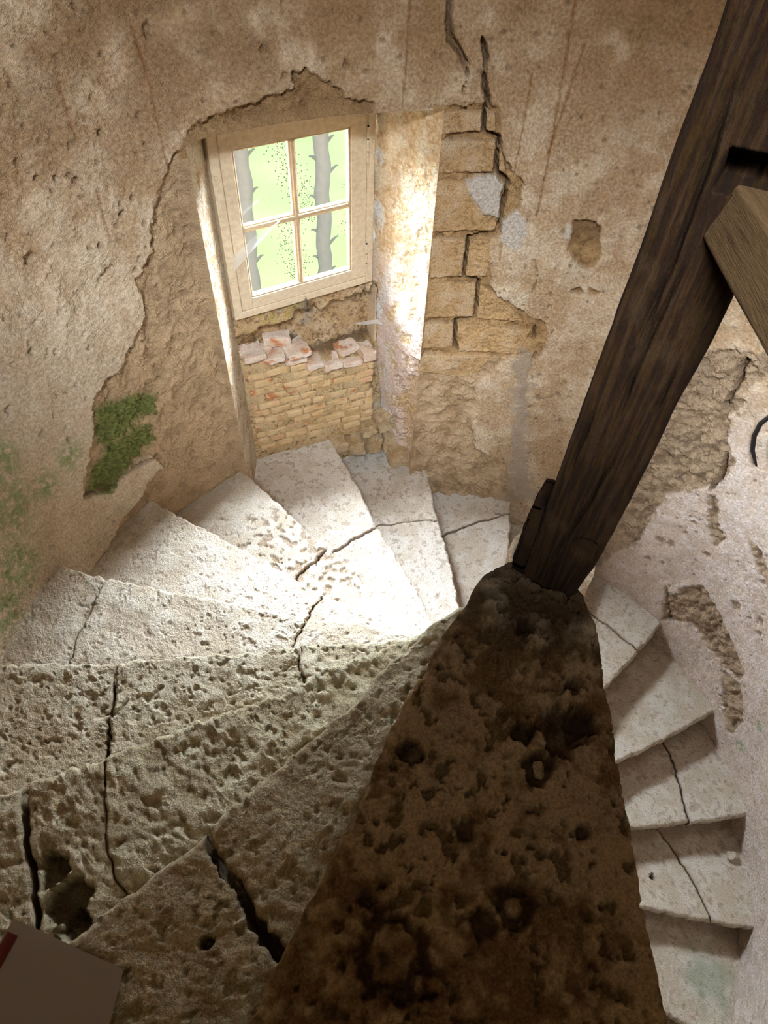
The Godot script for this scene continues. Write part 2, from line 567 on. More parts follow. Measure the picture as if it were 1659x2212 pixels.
func wall_at(th: float, y: float) -> void:
	var s := deg_to_rad(th) * R
	var q := Vector2(s, y)
	var a := na.get_noise_2d(s, y)
	var b := nb.get_noise_2d(s, y)
	var c := nc.get_noise_2d(s, y)
	var e := ne.get_noise_2d(s, y)
	var fl := nd.get_noise_2d(s * 0.45, y * 0.6)
	var fine := nf.get_noise_2d(s, y)
	wk = PLASTER
	var d := a * 0.012 + b * 0.0045 + c * 0.0016 + fine * 0.0004
	# plaster: pale and brown coats, flaking in scales
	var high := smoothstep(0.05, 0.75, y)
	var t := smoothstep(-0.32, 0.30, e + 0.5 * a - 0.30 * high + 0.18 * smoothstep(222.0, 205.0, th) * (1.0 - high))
	var col: Color = cl.brown.lerp(cl.mid, 0.25 + 0.75 * t)
	var st := smoothstep(0.02, 0.06, fl + 0.3 * b)
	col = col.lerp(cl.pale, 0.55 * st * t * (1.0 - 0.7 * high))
	d += 0.0016 * st
	col = col.lerp(lin(168, 132, 92) if th > 240.0 else lin(150, 118, 84), high * smoothstep(-0.55, 0.15, nb.get_noise_2d(s * 0.35 + 60.0, y * 0.5) - 0.3 * e) * (0.75 if th > 262.0 else 0.8))  # browner upward: real stain, with light falloff painted in at upper left
	var sc := smoothstep(0.10, 0.16, nc.get_noise_2d(s * 0.5 + 40.0, y * 0.35) + 0.25 * c)
	col = col.lerp(cl.brown, 0.22 * sc)
	d -= 0.0014 * sc
	if th > 296.0:
		var pk := smoothstep(296.0, 312.0, th) * smoothstep(-0.2, -0.9, y)
		col = col.lerp(cl.pink, 0.9 * pk * (0.65 + 0.35 * st))  # paler pink low on the right: window light put into the colour
	# holes where pebbles fell out
	var cv := ncellv.get_noise_2d(s, y)
	if cv > 0.35:
		var rr := 0.10 + 0.16 * (cv - 0.35)
		var hole := 1.0 - smoothstep(rr * 0.6, rr, ncell.get_noise_2d(s, y) + 1.0 + 0.12 * c)
		d -= 0.007 * hole
		col = col.lerp(cl.dirt, 0.7 * hole)
	for i in range(0, PITS.size(), 3):
		var dt: float = PITS[i] - th
		if absf(dt) < 2.0 and absf(PITS[i + 1] - y) < 0.05:
			var r: float = PITS[i + 2]
			var dist := Vector2(deg_to_rad(dt) * R, PITS[i + 1] - y).length() * (1.0 + 0.6 * b + 0.5 * c)
			var h := 1.0 - smoothstep(r * 0.55, r, dist)
			d -= 0.011 * h
			col = col.lerp(cl.dirt, 0.75 * h)
	# hair cracks and trowel strokes
	var hm := nb.get_noise_2d(s * 0.3 + 70.0, y * 0.3)
	if hm > 0.05:
		var hair := (1.0 - smoothstep(0.004, 0.022, absf(ne.get_noise_2d(s * 1.3 + 80.0, y * 1.3)))) * smoothstep(0.05, 0.15, hm)
		d -= 0.0022 * hair
		col = col.lerp(cl.dirt, 0.45 * hair)
	var stroke := nc.get_noise_2d(s * 0.10 + 3.0 * b, y * 0.9 + 0.3 * s)
	d += 0.0008 * stroke
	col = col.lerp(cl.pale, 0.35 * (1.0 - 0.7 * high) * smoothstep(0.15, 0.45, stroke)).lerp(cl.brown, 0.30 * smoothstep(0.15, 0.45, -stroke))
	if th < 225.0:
		col = col.lerp(cl.pale, 0.45 * smoothstep(225.0, 208.0, th) * smoothstep(0.35, -0.05, y))  # plaster paler low on the left: missing light put into the colour
	# vertical stains
	for k in ["STA", "STB", "STC", "STD", "STE", "STF", "STG"]:
		if box[k].has_point(q):
			var m := 1.0 - smoothstep(0.001, 0.006, sd_line(q, feat[k]) + 0.004 * c)
			col = col.lerp(cl.rust, 0.65 * m)
			d -= 0.002 * m
	for i in range(0, ALGAE.size(), 3):
		var g: float = Vector2(deg_to_rad(ALGAE[i] - th) * R, ALGAE[i + 1] - y).length() / ALGAE[i + 2]
		if g < 1.4:
			var am := smoothstep(1.35, 0.2, g) * smoothstep(-0.25, 0.3, nd.get_noise_2d(s + 3.0, y) + 0.5 * c + 0.2)
			col = col.lerp(cl.algae, 0.75 * am)
	# where the plaster is gone
	var jit := 0.010 * b + 0.006 * c + 0.012 * nd.get_noise_2d(s + 9.0, y)
	for k in BARE_AREAS:
		if not box[k].has_point(q):
			continue
		var sd: float = sd_poly(q, feat[k]) + jit * (0.5 if k.begins_with("HOLE") else 1.0)
		if sd < -0.012:
			continue
		var m := smoothstep(-0.004, 0.003, sd)
		var rough := b * 0.017 + c * 0.008 + fine * 0.0024 + 0.010 * maxf(nd.get_noise_2d(s * 0.5 + 12.0, y * 0.8), -0.2)
		var depth := 0.020
		if k.begins_with("RUB"):
			depth = 0.014
			rough = b * 0.024 + c * 0.010 + nd.get_noise_2d(s, y) * 0.014 + fine * 0.002
		elif k == "RIGHTEXP":
			depth = 0.020
			if y < -0.6:
				depth = 0.012
				rough = b * 0.022 + c * 0.009 + nd.get_noise_2d(s * 0.6, y) * 0.012
		elif k == "LINTEL":
			depth = 0.018
		d = lerpf(d, -depth + a * 0.008 + rough, m)
		var oc: Color = cl.ochre2.lerp(cl.ochre, smoothstep(-0.3, 0.35, e + 0.6 * c + 0.5 * b))
		if k.begins_with("RUB"):
			oc = oc.lerp(cl.grey, 0.55)
		elif k == "LINTEL":
			oc = oc.lerp(cl.dirt, 0.45)
		elif k == "HOLE":
			oc = oc.lerp(cl.dirt, 0.5 - 0.4 * smoothstep(0.0, -0.08, y))
		elif k == "LEFTEXP":
			oc = oc.lerp(cl.mid, 0.45)
		elif k == "RIGHTEXP" and y < -0.6:
			oc = oc.lerp(cl.mid, 0.35 + 0.25 * smoothstep(-0.4, 0.4, e + 0.8 * b))
		oc = oc.lerp(cl.dirt, 0.30 * smoothstep(0.1, 0.45, -b - 0.4 * c))
		col = col.lerp(oc, m)
		if m > 0.5:
			wk = BARE
	# mortar smeared down the joint, white repairs, moss
	var sm := inside("MORTAR", q) + 3.5 * jit
	if sm > -0.01:
		var m := smoothstep(-0.006, 0.004, sm)
		d = lerpf(d, -0.002 + b * 0.004 + c * 0.003, m)
		col = col.lerp(cl.grey, 0.65 * m)
		if m > 0.5:
			wk = MORTAR
	for k in ["WHITEA", "WHITEB", "WHITEC"]:
		var sw := inside(k, q) + 0.4 * jit
		if sw > -0.006:
			var m := smoothstep(-0.002, 0.002, sw)
			d = lerpf(d, 0.006 + 0.5 * c * 0.004 + b * 0.004, m)
			col = col.lerp(cl.white, m)
			if m > 0.5:
				wk = PATCH
	for k in ["MOSSA", "MOSSB"]:
		var sw := inside(k, q) + jit
		if sw > -0.02:
			var m := smoothstep(-0.015, 0.012, sw + 0.02 * c)
			d += m * (0.004 + 0.004 * absf(nf.get_noise_2d(s * 1.4, y * 0.5)) + 0.004 * c)
			col = col.lerp(cl.moss2.lerp(cl.moss, smoothstep(-0.3, 0.4, fine + c)), 0.9 * m)
			if m > 0.6:
				wk = MOSS
	for k in CRACKS:
		if box[k].has_point(q):
			var w: float = CRACKS[k][0]
			var dist := sd_line(q, feat[k]) + 0.004 * c + 0.005 * b
			var m := 1.0 - smoothstep(w * 0.55, w, dist)
			if m > 0.0:
				d -= CRACKS[k][1] * m
				col = col.lerp(cl.dirt, 0.8 * m)
	# keep the two edges of the niche clean, so that its sides meet the wall
	if y < Y_LINTEL + 0.02 and y > -1.42:
		var off := maxf(maxf(deg_to_rad(TH_L - th) * R, deg_to_rad(th - TH_R) * R), y - Y_LINTEL)
		if off < 0.03:
			d *= smoothstep(0.0, 0.03, off)
	wd = d
	wc = col


const FILL_GAP_A := 30      # opening added for fill light behind the viewer: columns and rows of that wall
const FILL_GAP_B := 46
const FILL_GAP_LOW := 51
const FILL_GAP_HIGH := 61


func floor_at(th: float) -> float:   # top of the step that meets the wall at this angle
	return -RISE * ceilf((th - 118.5) / TURN)


func build_walls() -> void:
	palette()
	trace_outlines()
	var cols := PackedFloat64Array()
	var th := 170.0
	while th < 395.0:
		cols.append(th)
		th += 0.2 if th < 298.0 else 0.27
	for edge in [TH_L, TH_R]:
		var best := 0
		for i in cols.size():
			if absf(cols[i] - edge) < absf(cols[best] - edge):
				best = i
		cols[best] = edge
	var rows := PackedFloat64Array()
	var y := -3.5
	while y < 3.05:
		rows.append(y)
		y += 0.0053 if y > -2.8 and y < 0.82 else 0.09
	var by := 0
	for j in rows.size():
		if absf(rows[j] - Y_LINTEL) < absf(rows[by] - Y_LINTEL):
			by = j
	rows[by] = Y_LINTEL
	# three pieces of wall that share their edge columns
	var li := cols.find(TH_L)
	var ri := cols.find(TH_R)
	wall_piece("wall_left", cols, rows, 0, li, false)
	wall_piece("wall_back", cols, rows, li, ri, true)
	wall_piece("wall_right", cols, rows, ri, cols.size() - 1, false)
	# the part behind the camera, with an opening added high up for fill light
	var p := PackedVector3Array()
	var c := PackedColorArray()
	for i in 71:
		for j in 66:
			var t := 34.0 + 137.0 * i / 70.0
			var yy := -3.5 + 0.1 * j
			p.append(polar(t, R - 0.01 * na.get_noise_2d(t * 0.026, yy), yy))
			c.append(cl.mid)
	var ix := PackedInt32Array()
	for i in 70:
		for j in 65:
			if i >= FILL_GAP_A and i < FILL_GAP_B and j >= FILL_GAP_LOW and j < FILL_GAP_HIGH:
				continue
			var q := i * 66 + j
			ix.append_array(PackedInt32Array([q, q + 1, q + 66, q + 1, q + 67, q + 66]))
	var wf := obj("wall_front", array_mesh(p, grid_normals(p, 70, 65), c, ix), M.far)
	structure(wf, "plastered wall of the tower behind the viewer")
	var ta := 34.0 + 137.0 * FILL_GAP_A / 70.0
	var tb := 34.0 + 137.0 * FILL_GAP_B / 70.0
	var ya := -3.5 + 0.1 * FILL_GAP_LOW
	var yb := -3.5 + 0.1 * FILL_GAP_HIGH
	var mid := polar((ta + tb) / 2, 1.0)
	var across := Vector3(-mid.z, 0, mid.x)
	var hw := R * sin(deg_to_rad((tb - ta) / 2))
	var bs := Basis(across, Vector3.UP, -mid)
	var dc := R * cos(deg_to_rad((tb - ta) / 2)) - 0.02 + 0.2
	var lt := tool()
	add_box(lt, mid * dc + Vector3(0, ya - 0.1, 0), Vector3(hw * 2 + 0.4, 0.2, 0.4), 0.002, bs, cl.pale)
	add_box(lt, mid * dc + Vector3(0, yb + 0.1, 0), Vector3(hw * 2 + 0.4, 0.2, 0.4), 0.002, bs, cl.pale)
	for sg in [-1.0, 1.0]:
		add_box(lt, mid * dc + across * sg * (hw + 0.1) + Vector3(0, (ya + yb) / 2, 0), Vector3(0.2, yb - ya, 0.4), 0.002, bs, cl.pale)
	structure(obj("trim_4", lt.commit(), M.far), "opening added for fill light in the wall behind the viewer")
	for e in [["floor", -3.5, "stone floor at the foot of the tower"], ["ceiling", 2.95, "ceiling over the head of the stair"]]:
		var st := tool()
		add_cylinder(st, R + 0.3, e[1], e[1] + 0.2 * (1 if e[1] > 0 else -1), 64, cl.brown)
		structure(obj(e[0], st.commit(), M.far), e[2])
	var st2 := tool()
	var shell := func(a0: float, a1: float):
		var n := int((a1 - a0) / 3.0)
		for i in n:
			var t0 := a0 + (a1 - a0) * i / n
			var t1 := a0 + (a1 - a0) * (i + 1) / n
			var tm := fposmod((t0 + t1) / 2, 360.0)
			for span in ([[-3.7, ya - 0.05], [yb + 0.05, 3.2]] if tm > ta - 5.0 and tm < tb + 5.0 else [[-3.7, 3.2]]):
				add_quad(st2, polar(t0, R + 0.09, span[0]), polar(t1, R + 0.09, span[0]), polar(t1, R + 0.09, span[1]), polar(t0, R + 0.09, span[1]), polar((t0 + t1) / 2, 1), cl.mid)
	shell.call(TH_R + 4.0, 360.0 + TH_L - 4.0)
	structure(obj("trim_1", st2.commit(), M.far), "outer face of the tower wall")


func add_quad(st: SurfaceTool, a: Vector3, b: Vector3, c: Vector3, d: Vector3, n: Vector3, col: Color) -> void:
	var f := [a, b, c, a, c, d] if (b - a).cross(c - a).dot(n) < 0 else [a, c, b, a, d, c]
	for q in f:
		st.set_color(col)
		st.set_normal(n)
		st.add_vertex(q)


func add_cylinder(st: SurfaceTool, r: float, y0: float, y1: float, n: int, col: Color) -> void:
	for i in n:
		var t0 := 360.0 * i / n
		var t1 := 360.0 * (i + 1) / n
		add_quad(st, polar(t0, r, y0), polar(t1, r, y0), polar(t1, r, y1), polar(t0, r, y1), polar((t0 + t1) / 2, 1), col)
		for yy in [y0, y1]:
			var up := Vector3.UP if yy == maxf(y0, y1) else Vector3.DOWN
			var f: Array = [Vector3(0, yy, 0), polar(t0, r, yy), polar(t1, r, yy)]
			if (f[1] - f[0]).cross(f[2] - f[0]).dot(up) > 0:
				f = [f[0], f[2], f[1]]
			for q in f:
				st.set_color(col)
				st.set_normal(up)
				st.add_vertex(q)


func flip_u(p: PackedVector3Array, nu: int, nv: int) -> PackedVector3Array:
	var out := PackedVector3Array()
	for i in nu + 1:
		for j in nv + 1:
			out.append(p[(nu - i) * (nv + 1) + j])
	return out


func wall_piece(called: String, cols: PackedFloat64Array, rows: PackedFloat64Array, i0: int, i1: int, has_hole: bool) -> void:
	var nu := i1 - i0
	var nv := rows.size() - 1
	var w := nv + 1
	var p := PackedVector3Array()
	var c := PackedColorArray()
	var kind := PackedByteArray()
	p.resize((nu + 1) * w)
	c.resize((nu + 1) * w)
	kind.resize((nu + 1) * w)
	kind.fill(255)
	for i in nu + 1:
		var th := cols[i0 + i]
		var a := deg_to_rad(th)
		var dir := Vector3(cos(a), 0, sin(a))
		var low := floor_at(th) - 0.20
		var k := i * w
		for j in w:
			var y := rows[j]
			if y < low or (has_hole and y < -1.45):
				p[k + j] = dir * R + Vector3(0, y, 0)
				c[k + j] = Color(0.4, 0.3, 0.2)
				continue
			if has_hole and y < Y_LINTEL - 0.02 and th > TH_L + 0.5 and th < TH_R - 0.5:
				p[k + j] = dir * R + Vector3(0, y, 0)
				continue
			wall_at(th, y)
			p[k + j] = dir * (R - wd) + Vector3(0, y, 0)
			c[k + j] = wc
			kind[k + j] = wk
	var n := grid_normals(p, nu, nv)
	var ix := [PackedInt32Array(), PackedInt32Array(), PackedInt32Array(), PackedInt32Array(), PackedInt32Array()]
	for i in nu:
		for j in nv:
			var a := i * w + j
			if has_hole and rows[j] < Y_LINTEL - 0.0005 and rows[j] > -1.42:
				continue
			var k := kind[a]
			if k == 255:
				if kind[a + 1] == 255:
					continue
				k = kind[a + 1]
			var l: PackedInt32Array = ix[k]
			l.append(a)
			l.append(a + 1)
			l.append(a + w)
			l.append(a + 1)
			l.append(a + w + 1)
			l.append(a + w)
			ix[k] = l
	var names := [called, "bare_stone", "white_plaster_patch", "mortar_band", "moss"]
	var mats := [M.plaster, M.rough_stone, M.plaster, M.rough_stone, M.moss]
	var top: MeshInstance3D
	for k in 5:
		if ix[k].size() == 0:
			continue
		var o := obj(names[k], compact(p, n, c, ix[k]), mats[k], top)
		if k == 0:
			top = o
			structure(o, {"wall_left": "flaking beige plaster wall left of the window", "wall_back": "plaster wall over the window", "wall_right": "cracked plaster wall right of the window"}[called])
		else:
			o.set_meta("label", ["", "bare rough stone where plaster fell off", "white plaster patches", "grey mortar band", "green moss patches"][k])
			if k == MOSS:
				o.set_meta("kind", "stuff")
	if called == "wall_right":
		build_blocks(top)


func compact(p: PackedVector3Array, n: PackedVector3Array, c: PackedColorArray, ix: PackedInt32Array) -> ArrayMesh:
	var to := PackedInt32Array()
	to.resize(p.size())
	to.fill(-1)
	var p2 := PackedVector3Array()
	var n2 := PackedVector3Array()
	var c2 := PackedColorArray()
	var out := PackedInt32Array()
	out.resize(ix.size())
	for i in ix.size():
		var v := ix[i]
		if to[v] < 0:
			to[v] = p2.size()
			p2.append(p[v])
			n2.append(n[v])
			c2.append(c[v])
		out[i] = to[v]
	return array_mesh(p2, n2, c2, out)


# the dressed stones beside the window: four corners each (angle, height), top left, top right, bottom right, bottom left
const BLOCKS := [
	[260.16, 0.370, 265.27, 0.373, 265.57, 0.303, 260.36, 0.290],
	[260.27, 0.284, 267.58, 0.284, 267.81, 0.173, 260.43, 0.165],
	[260.34, 0.158, 269.06, 0.134, 269.54, -0.036, 260.38, -0.044],
	[260.35, -0.054, 265.55, -0.068, 265.58, -0.222, 260.63, -0.233],
	[260.60, -0.243, 267.93, -0.243, 268.40, -0.406, 260.67, -0.414],
	[260.56, -0.425, 265.27, -0.430, 265.80, -0.563, 260.47, -0.565],
	[265.81, -0.434, 277.80, -0.444, 276.61, -0.582, 266.73, -0.580],
	[260.37, -0.584, 272.46, -0.596, 269.74, -0.738, 260.29, -0.688],
	[265.89, -0.070, 269.80, -0.066, 269.19, -0.219, 266.02, -0.226],
	[268.38, -0.248, 271.30, -0.297, 276.81, -0.412, 268.91, -0.418],
	[265.65, 0.368, 266.79, 0.369, 267.49, 0.298, 265.91, 0.305],
	[267.84, 0.281, 268.49, 0.236, 269.74, 0.162, 268.38, 0.180],
]


func build_blocks(wall: Node3D) -> void:
	var k := 0
	for b in BLOCKS:
		k += 1
		var rough := k in [7, 9, 10]
		var nu := int(deg_to_rad(maxf(b[2], b[4]) - b[0]) * R / 0.004) + 2
		var nv := int((b[1] - b[7]) / 0.004) + 2
		var p := PackedVector3Array()
		var c := PackedColorArray()
		var tone := rng.randf_range(-0.5, 0.5)
		var lean := Vector2(rng.randf_range(-0.003, 0.003), rng.randf_range(-0.003, 0.003))
		for i in nu + 1:
			for j in nv + 1:
				var u := float(i) / nu
				var v := float(j) / nv
				var th := lerpf(lerpf(b[6], b[4], u), lerpf(b[0], b[2], u), v)
				var y := lerpf(lerpf(b[7], b[5], u), lerpf(b[1], b[3], u), v)
				var s := deg_to_rad(th) * R
				var e := minf(minf(u, 1.0 - u) * nu, minf(v, 1.0 - v) * nv) * 0.004
				var n1 := nb.get_noise_2d(s + 5.0, y)
				var n2 := nc.get_noise_2d(s + 5.0, y * 1.5)
				if u < 0.1:
					e = minf(minf(v, 1.0 - v) * nv * 0.004, 1.0 if k != 8 else u * nu * 0.004)
				var edge := smoothstep(0.0, 0.009 + 0.006 * n1, e + 0.003 * n2)
				var d := -0.030 + 0.030 * edge + (n1 * 0.006 + n2 * 0.003) * (2.2 if rough else 1.0) + lean.x * (u - 0.5) + lean.y * (v - 0.5) - (0.003 if not rough else 0.006)
				if k != 7 and k < 9:
					d *= smoothstep(-0.004, 0.02, deg_to_rad(th - TH_R) * R) if d > -0.02 else 1.0
				p.append(polar(th, R - d, y))
				var col: Color = cl.ochre.lerp(cl.mid, clampf(0.22 + 0.3 * tone + n1 * 0.8 - (0.3 if rough else 0.0), 0.0, 1.0))
				col = col.lerp(cl.dirt, 0.5 * smoothstep(0.15, 0.5, -n2 - 0.5 * n1) + 0.4 * (1.0 - edge))
				var q := Vector2(s, y)
				var sw := maxf(inside("WHITEA", q), -0.05) + 0.004 * n2 + 0.003 * n1
				if k == 3 and sw > -0.003:
					col = col.lerp(cl.white, smoothstep(-0.001, 0.001, sw))
					p[p.size() - 1] = polar(th, R - d - 0.004 * smoothstep(-0.001, 0.002, sw), y)
				c.append(col)
		obj("stone_block", grid_mesh(p, c, nu, nv), M.block, wall)


# ------------------------------------------------------------------ the window niche
const NA := Vector3(-1.004108, 0, -1.123034)      # left edge of the niche in the wall
const NE := Vector3(0.900698, 0, -0.434445)       # along the niche
const NN := Vector3(-0.434445, 0, -0.900698)      # outwards


func niche(e: float, dep: float, y: float) -> Vector3:
	return NA + NE * e + NN * dep + Vector3(0, y, 0)


func jamb(called: String, a: Vector2, b: Vector2, y0: float, y1: float, inward: Vector3, left: bool) -> void:
	# a, b: (along, depth) at the wall and at the window
	var nu := int((b - a).length() / 0.004)
	var nv := int((y1 - y0) / 0.004)
	var p := PackedVector3Array()
	var c := PackedColorArray()
	for i in nu + 1:
		for j in nv + 1:
			var u := float(i) / nu
			var y := lerpf(y0, y1, float(j) / nv)
			var m := a.lerp(b, u)
			if not left:
				# the foot of the right side is broken back
				m.x += 0.05 * smoothstep(-0.55, -1.2, y) * u
			var x := u * (b - a).length()
			var n1 := nb.get_noise_2d(x + 20.0, y)
			var n2 := nc.get_noise_2d(x + 20.0, y)
			var n3 := ne.get_noise_2d(x * 1.6 + 30.0, y * 1.2)
			var d := n1 * 0.005 + n2 * 0.0025 + nf.get_noise_2d(x, y) * 0.0006
			var col: Color
			if left:
				col = lin(236, 224, 204).lerp(lin(222, 196, 168), smoothstep(0.0, 0.4, n3 + 0.5 * n2))
				var ch := smoothstep(0.25, 0.34, n1 + 0.5 * n2)
				col = col.lerp(cl.ochre, 0.7 * ch)
				d -= 0.002 * ch
				d += 0.004 * nd.get_noise_2d(1.0, y * 1.3) * (1.0 - u)
			else:
				var fl := smoothstep(0.02, 0.07, n3 + 0.35 * n1 + (0.25 if y < -0.3 else 0.0) * smoothstep(-0.2, -0.6, y))
				var pale: Color = lin(222, 207, 182).lerp(lin(222, 200, 188), smoothstep(0.0, -0.5, y))
				var bare: Color = lin(212, 190, 158).lerp(lin(196, 164, 128), smoothstep(-0.1, 0.4, n2))
				col = bare.lerp(pale, fl)
				d += 0.0025 * fl + (1.0 - fl) * (n2 * 0.003 + nd.get_noise_2d(x, y) * 0.003)
				var ww := smoothstep(0.12, 0.2, ne.get_noise_2d(x * 2.0 + 3.0, y * 0.8 + 9.0)) * smoothstep(0.4, 1.0, u)
				col = col.lerp(lin(226, 228, 228), ww)
				# torn lower edge
				if y < -0.62:
					var tear := smoothstep(0.25, 0.0, u + 0.3 * n1 + 0.2 * n2 - 0.25 * smoothstep(-0.6, -0.9, y))
					d -= 0.03 * tear
					col = col.lerp(cl.ochre, 0.6 * tear)
				# the open joint along the infill
				var gap := smoothstep(0.84, 0.90, u + 0.05 * n1 + 0.03 * n2) * smoothstep(-0.36, -0.42, y)
				d -= 0.035 * gap
				col = col.lerp(lin(70, 54, 40), 0.85 * gap)
			if u < 0.02:
				d *= 0.2
			p.append(niche(m.x, m.y, y) + inward * d)
			c.append(col)
	var g := grid_mesh(p, c, nu, nv)
	if (p[nv + 1] - p[0]).cross(p[1] - p[0]).dot(inward) < 0.0:
		g = grid_mesh(flip_u(p, nu, nv), flip_c(c, nu, nv), nu, nv)
	structure(obj(called, g, M.plaster), "whitewashed side of the window niche" if left else "peeling lime plaster side of the window niche")


func flip_c(p: PackedColorArray, nu: int, nv: int) -> PackedColorArray:
	var out := PackedColorArray()
	for i in nu + 1:
		for j in nv + 1:
			out.append(p[(nu - i) * (nv + 1) + j])
	return out


func ledge(e: float) -> float:   # how high the brickwork still stands
	if e < 0.19:
		return -0.565
	if e < 0.29:
		return -0.60
	if e < 0.38:
		return -0.62
	if e < 0.655:
		return -0.70
	return -0.69


# a squared stone or brick with worn edges: an own mesh
func worn_block(size: Vector3, round_by: float, amp: float, sd: float, ca: Color, cb: Color, n := 3, patchy := 0.0, cc := Color.WHITE) -> ArrayMesh:
	var h := size * 0.5
	var ts := [-1.0, -1.0 + 0.6 * minf(round_by / minf(h.x, minf(h.y, h.z)), 0.9)]
	for k in range(1, n):
		ts.append(-1.0 + 2.0 * k / n)
	ts.append(-ts[1])
	ts.append(1.0)
	var m := ts.size() - 1
	var pp := PackedVector3Array()
	var nn := PackedVector3Array()
	var cc2 := PackedColorArray()
	var ix := PackedInt32Array()
	for ax in 3:
		for sg in [-1.0, 1.0]:
			var p := PackedVector3Array()
			var c := PackedColorArray()
			for i in m + 1:
				for j in m + 1:
					var q := Vector3.ZERO
					q[ax] = sg
					q[(ax + 1) % 3] = ts[i]
					q[(ax + 2) % 3] = ts[j] * sg
					var f := q * h
					var core := f.clamp(-h + Vector3.ONE * round_by, h - Vector3.ONE * round_by)
					var w := (f - core)
					w = core + w.normalized() * round_by
					var o := Vector3(sd, sd * 0.7, -sd)
					var nz := nb.get_noise_3dv(w + o) * 0.7 + nc.get_noise_3dv(w + o) * 0.5
					var dir := (w / h).normalized()
					p.append(w + dir * amp * nz)
					var col := ca.lerp(cb, smoothstep(-0.35, 0.35, nc.get_noise_3dv(w + o * 1.7) + nb.get_noise_3dv(w + o)))
					if patchy > 0.0:
						col = col.lerp(cc, smoothstep(0.0, 0.1, nb.get_noise_3dv(w * 1.3 + o * 2.3) + 0.4 * nc.get_noise_3dv(w) + patchy - 0.5))
					c.append(col)
			var base := pp.size()
			pp.append_array(p)
			nn.append_array(grid_normals(p, m, m))
			cc2.append_array(c)
			for k in grid_index(m, m):
				ix.append(base + k)
	return array_mesh(pp, nn, cc2, ix)


func niche_basis() -> Basis:
	return Basis(NE, Vector3.UP, -NN)


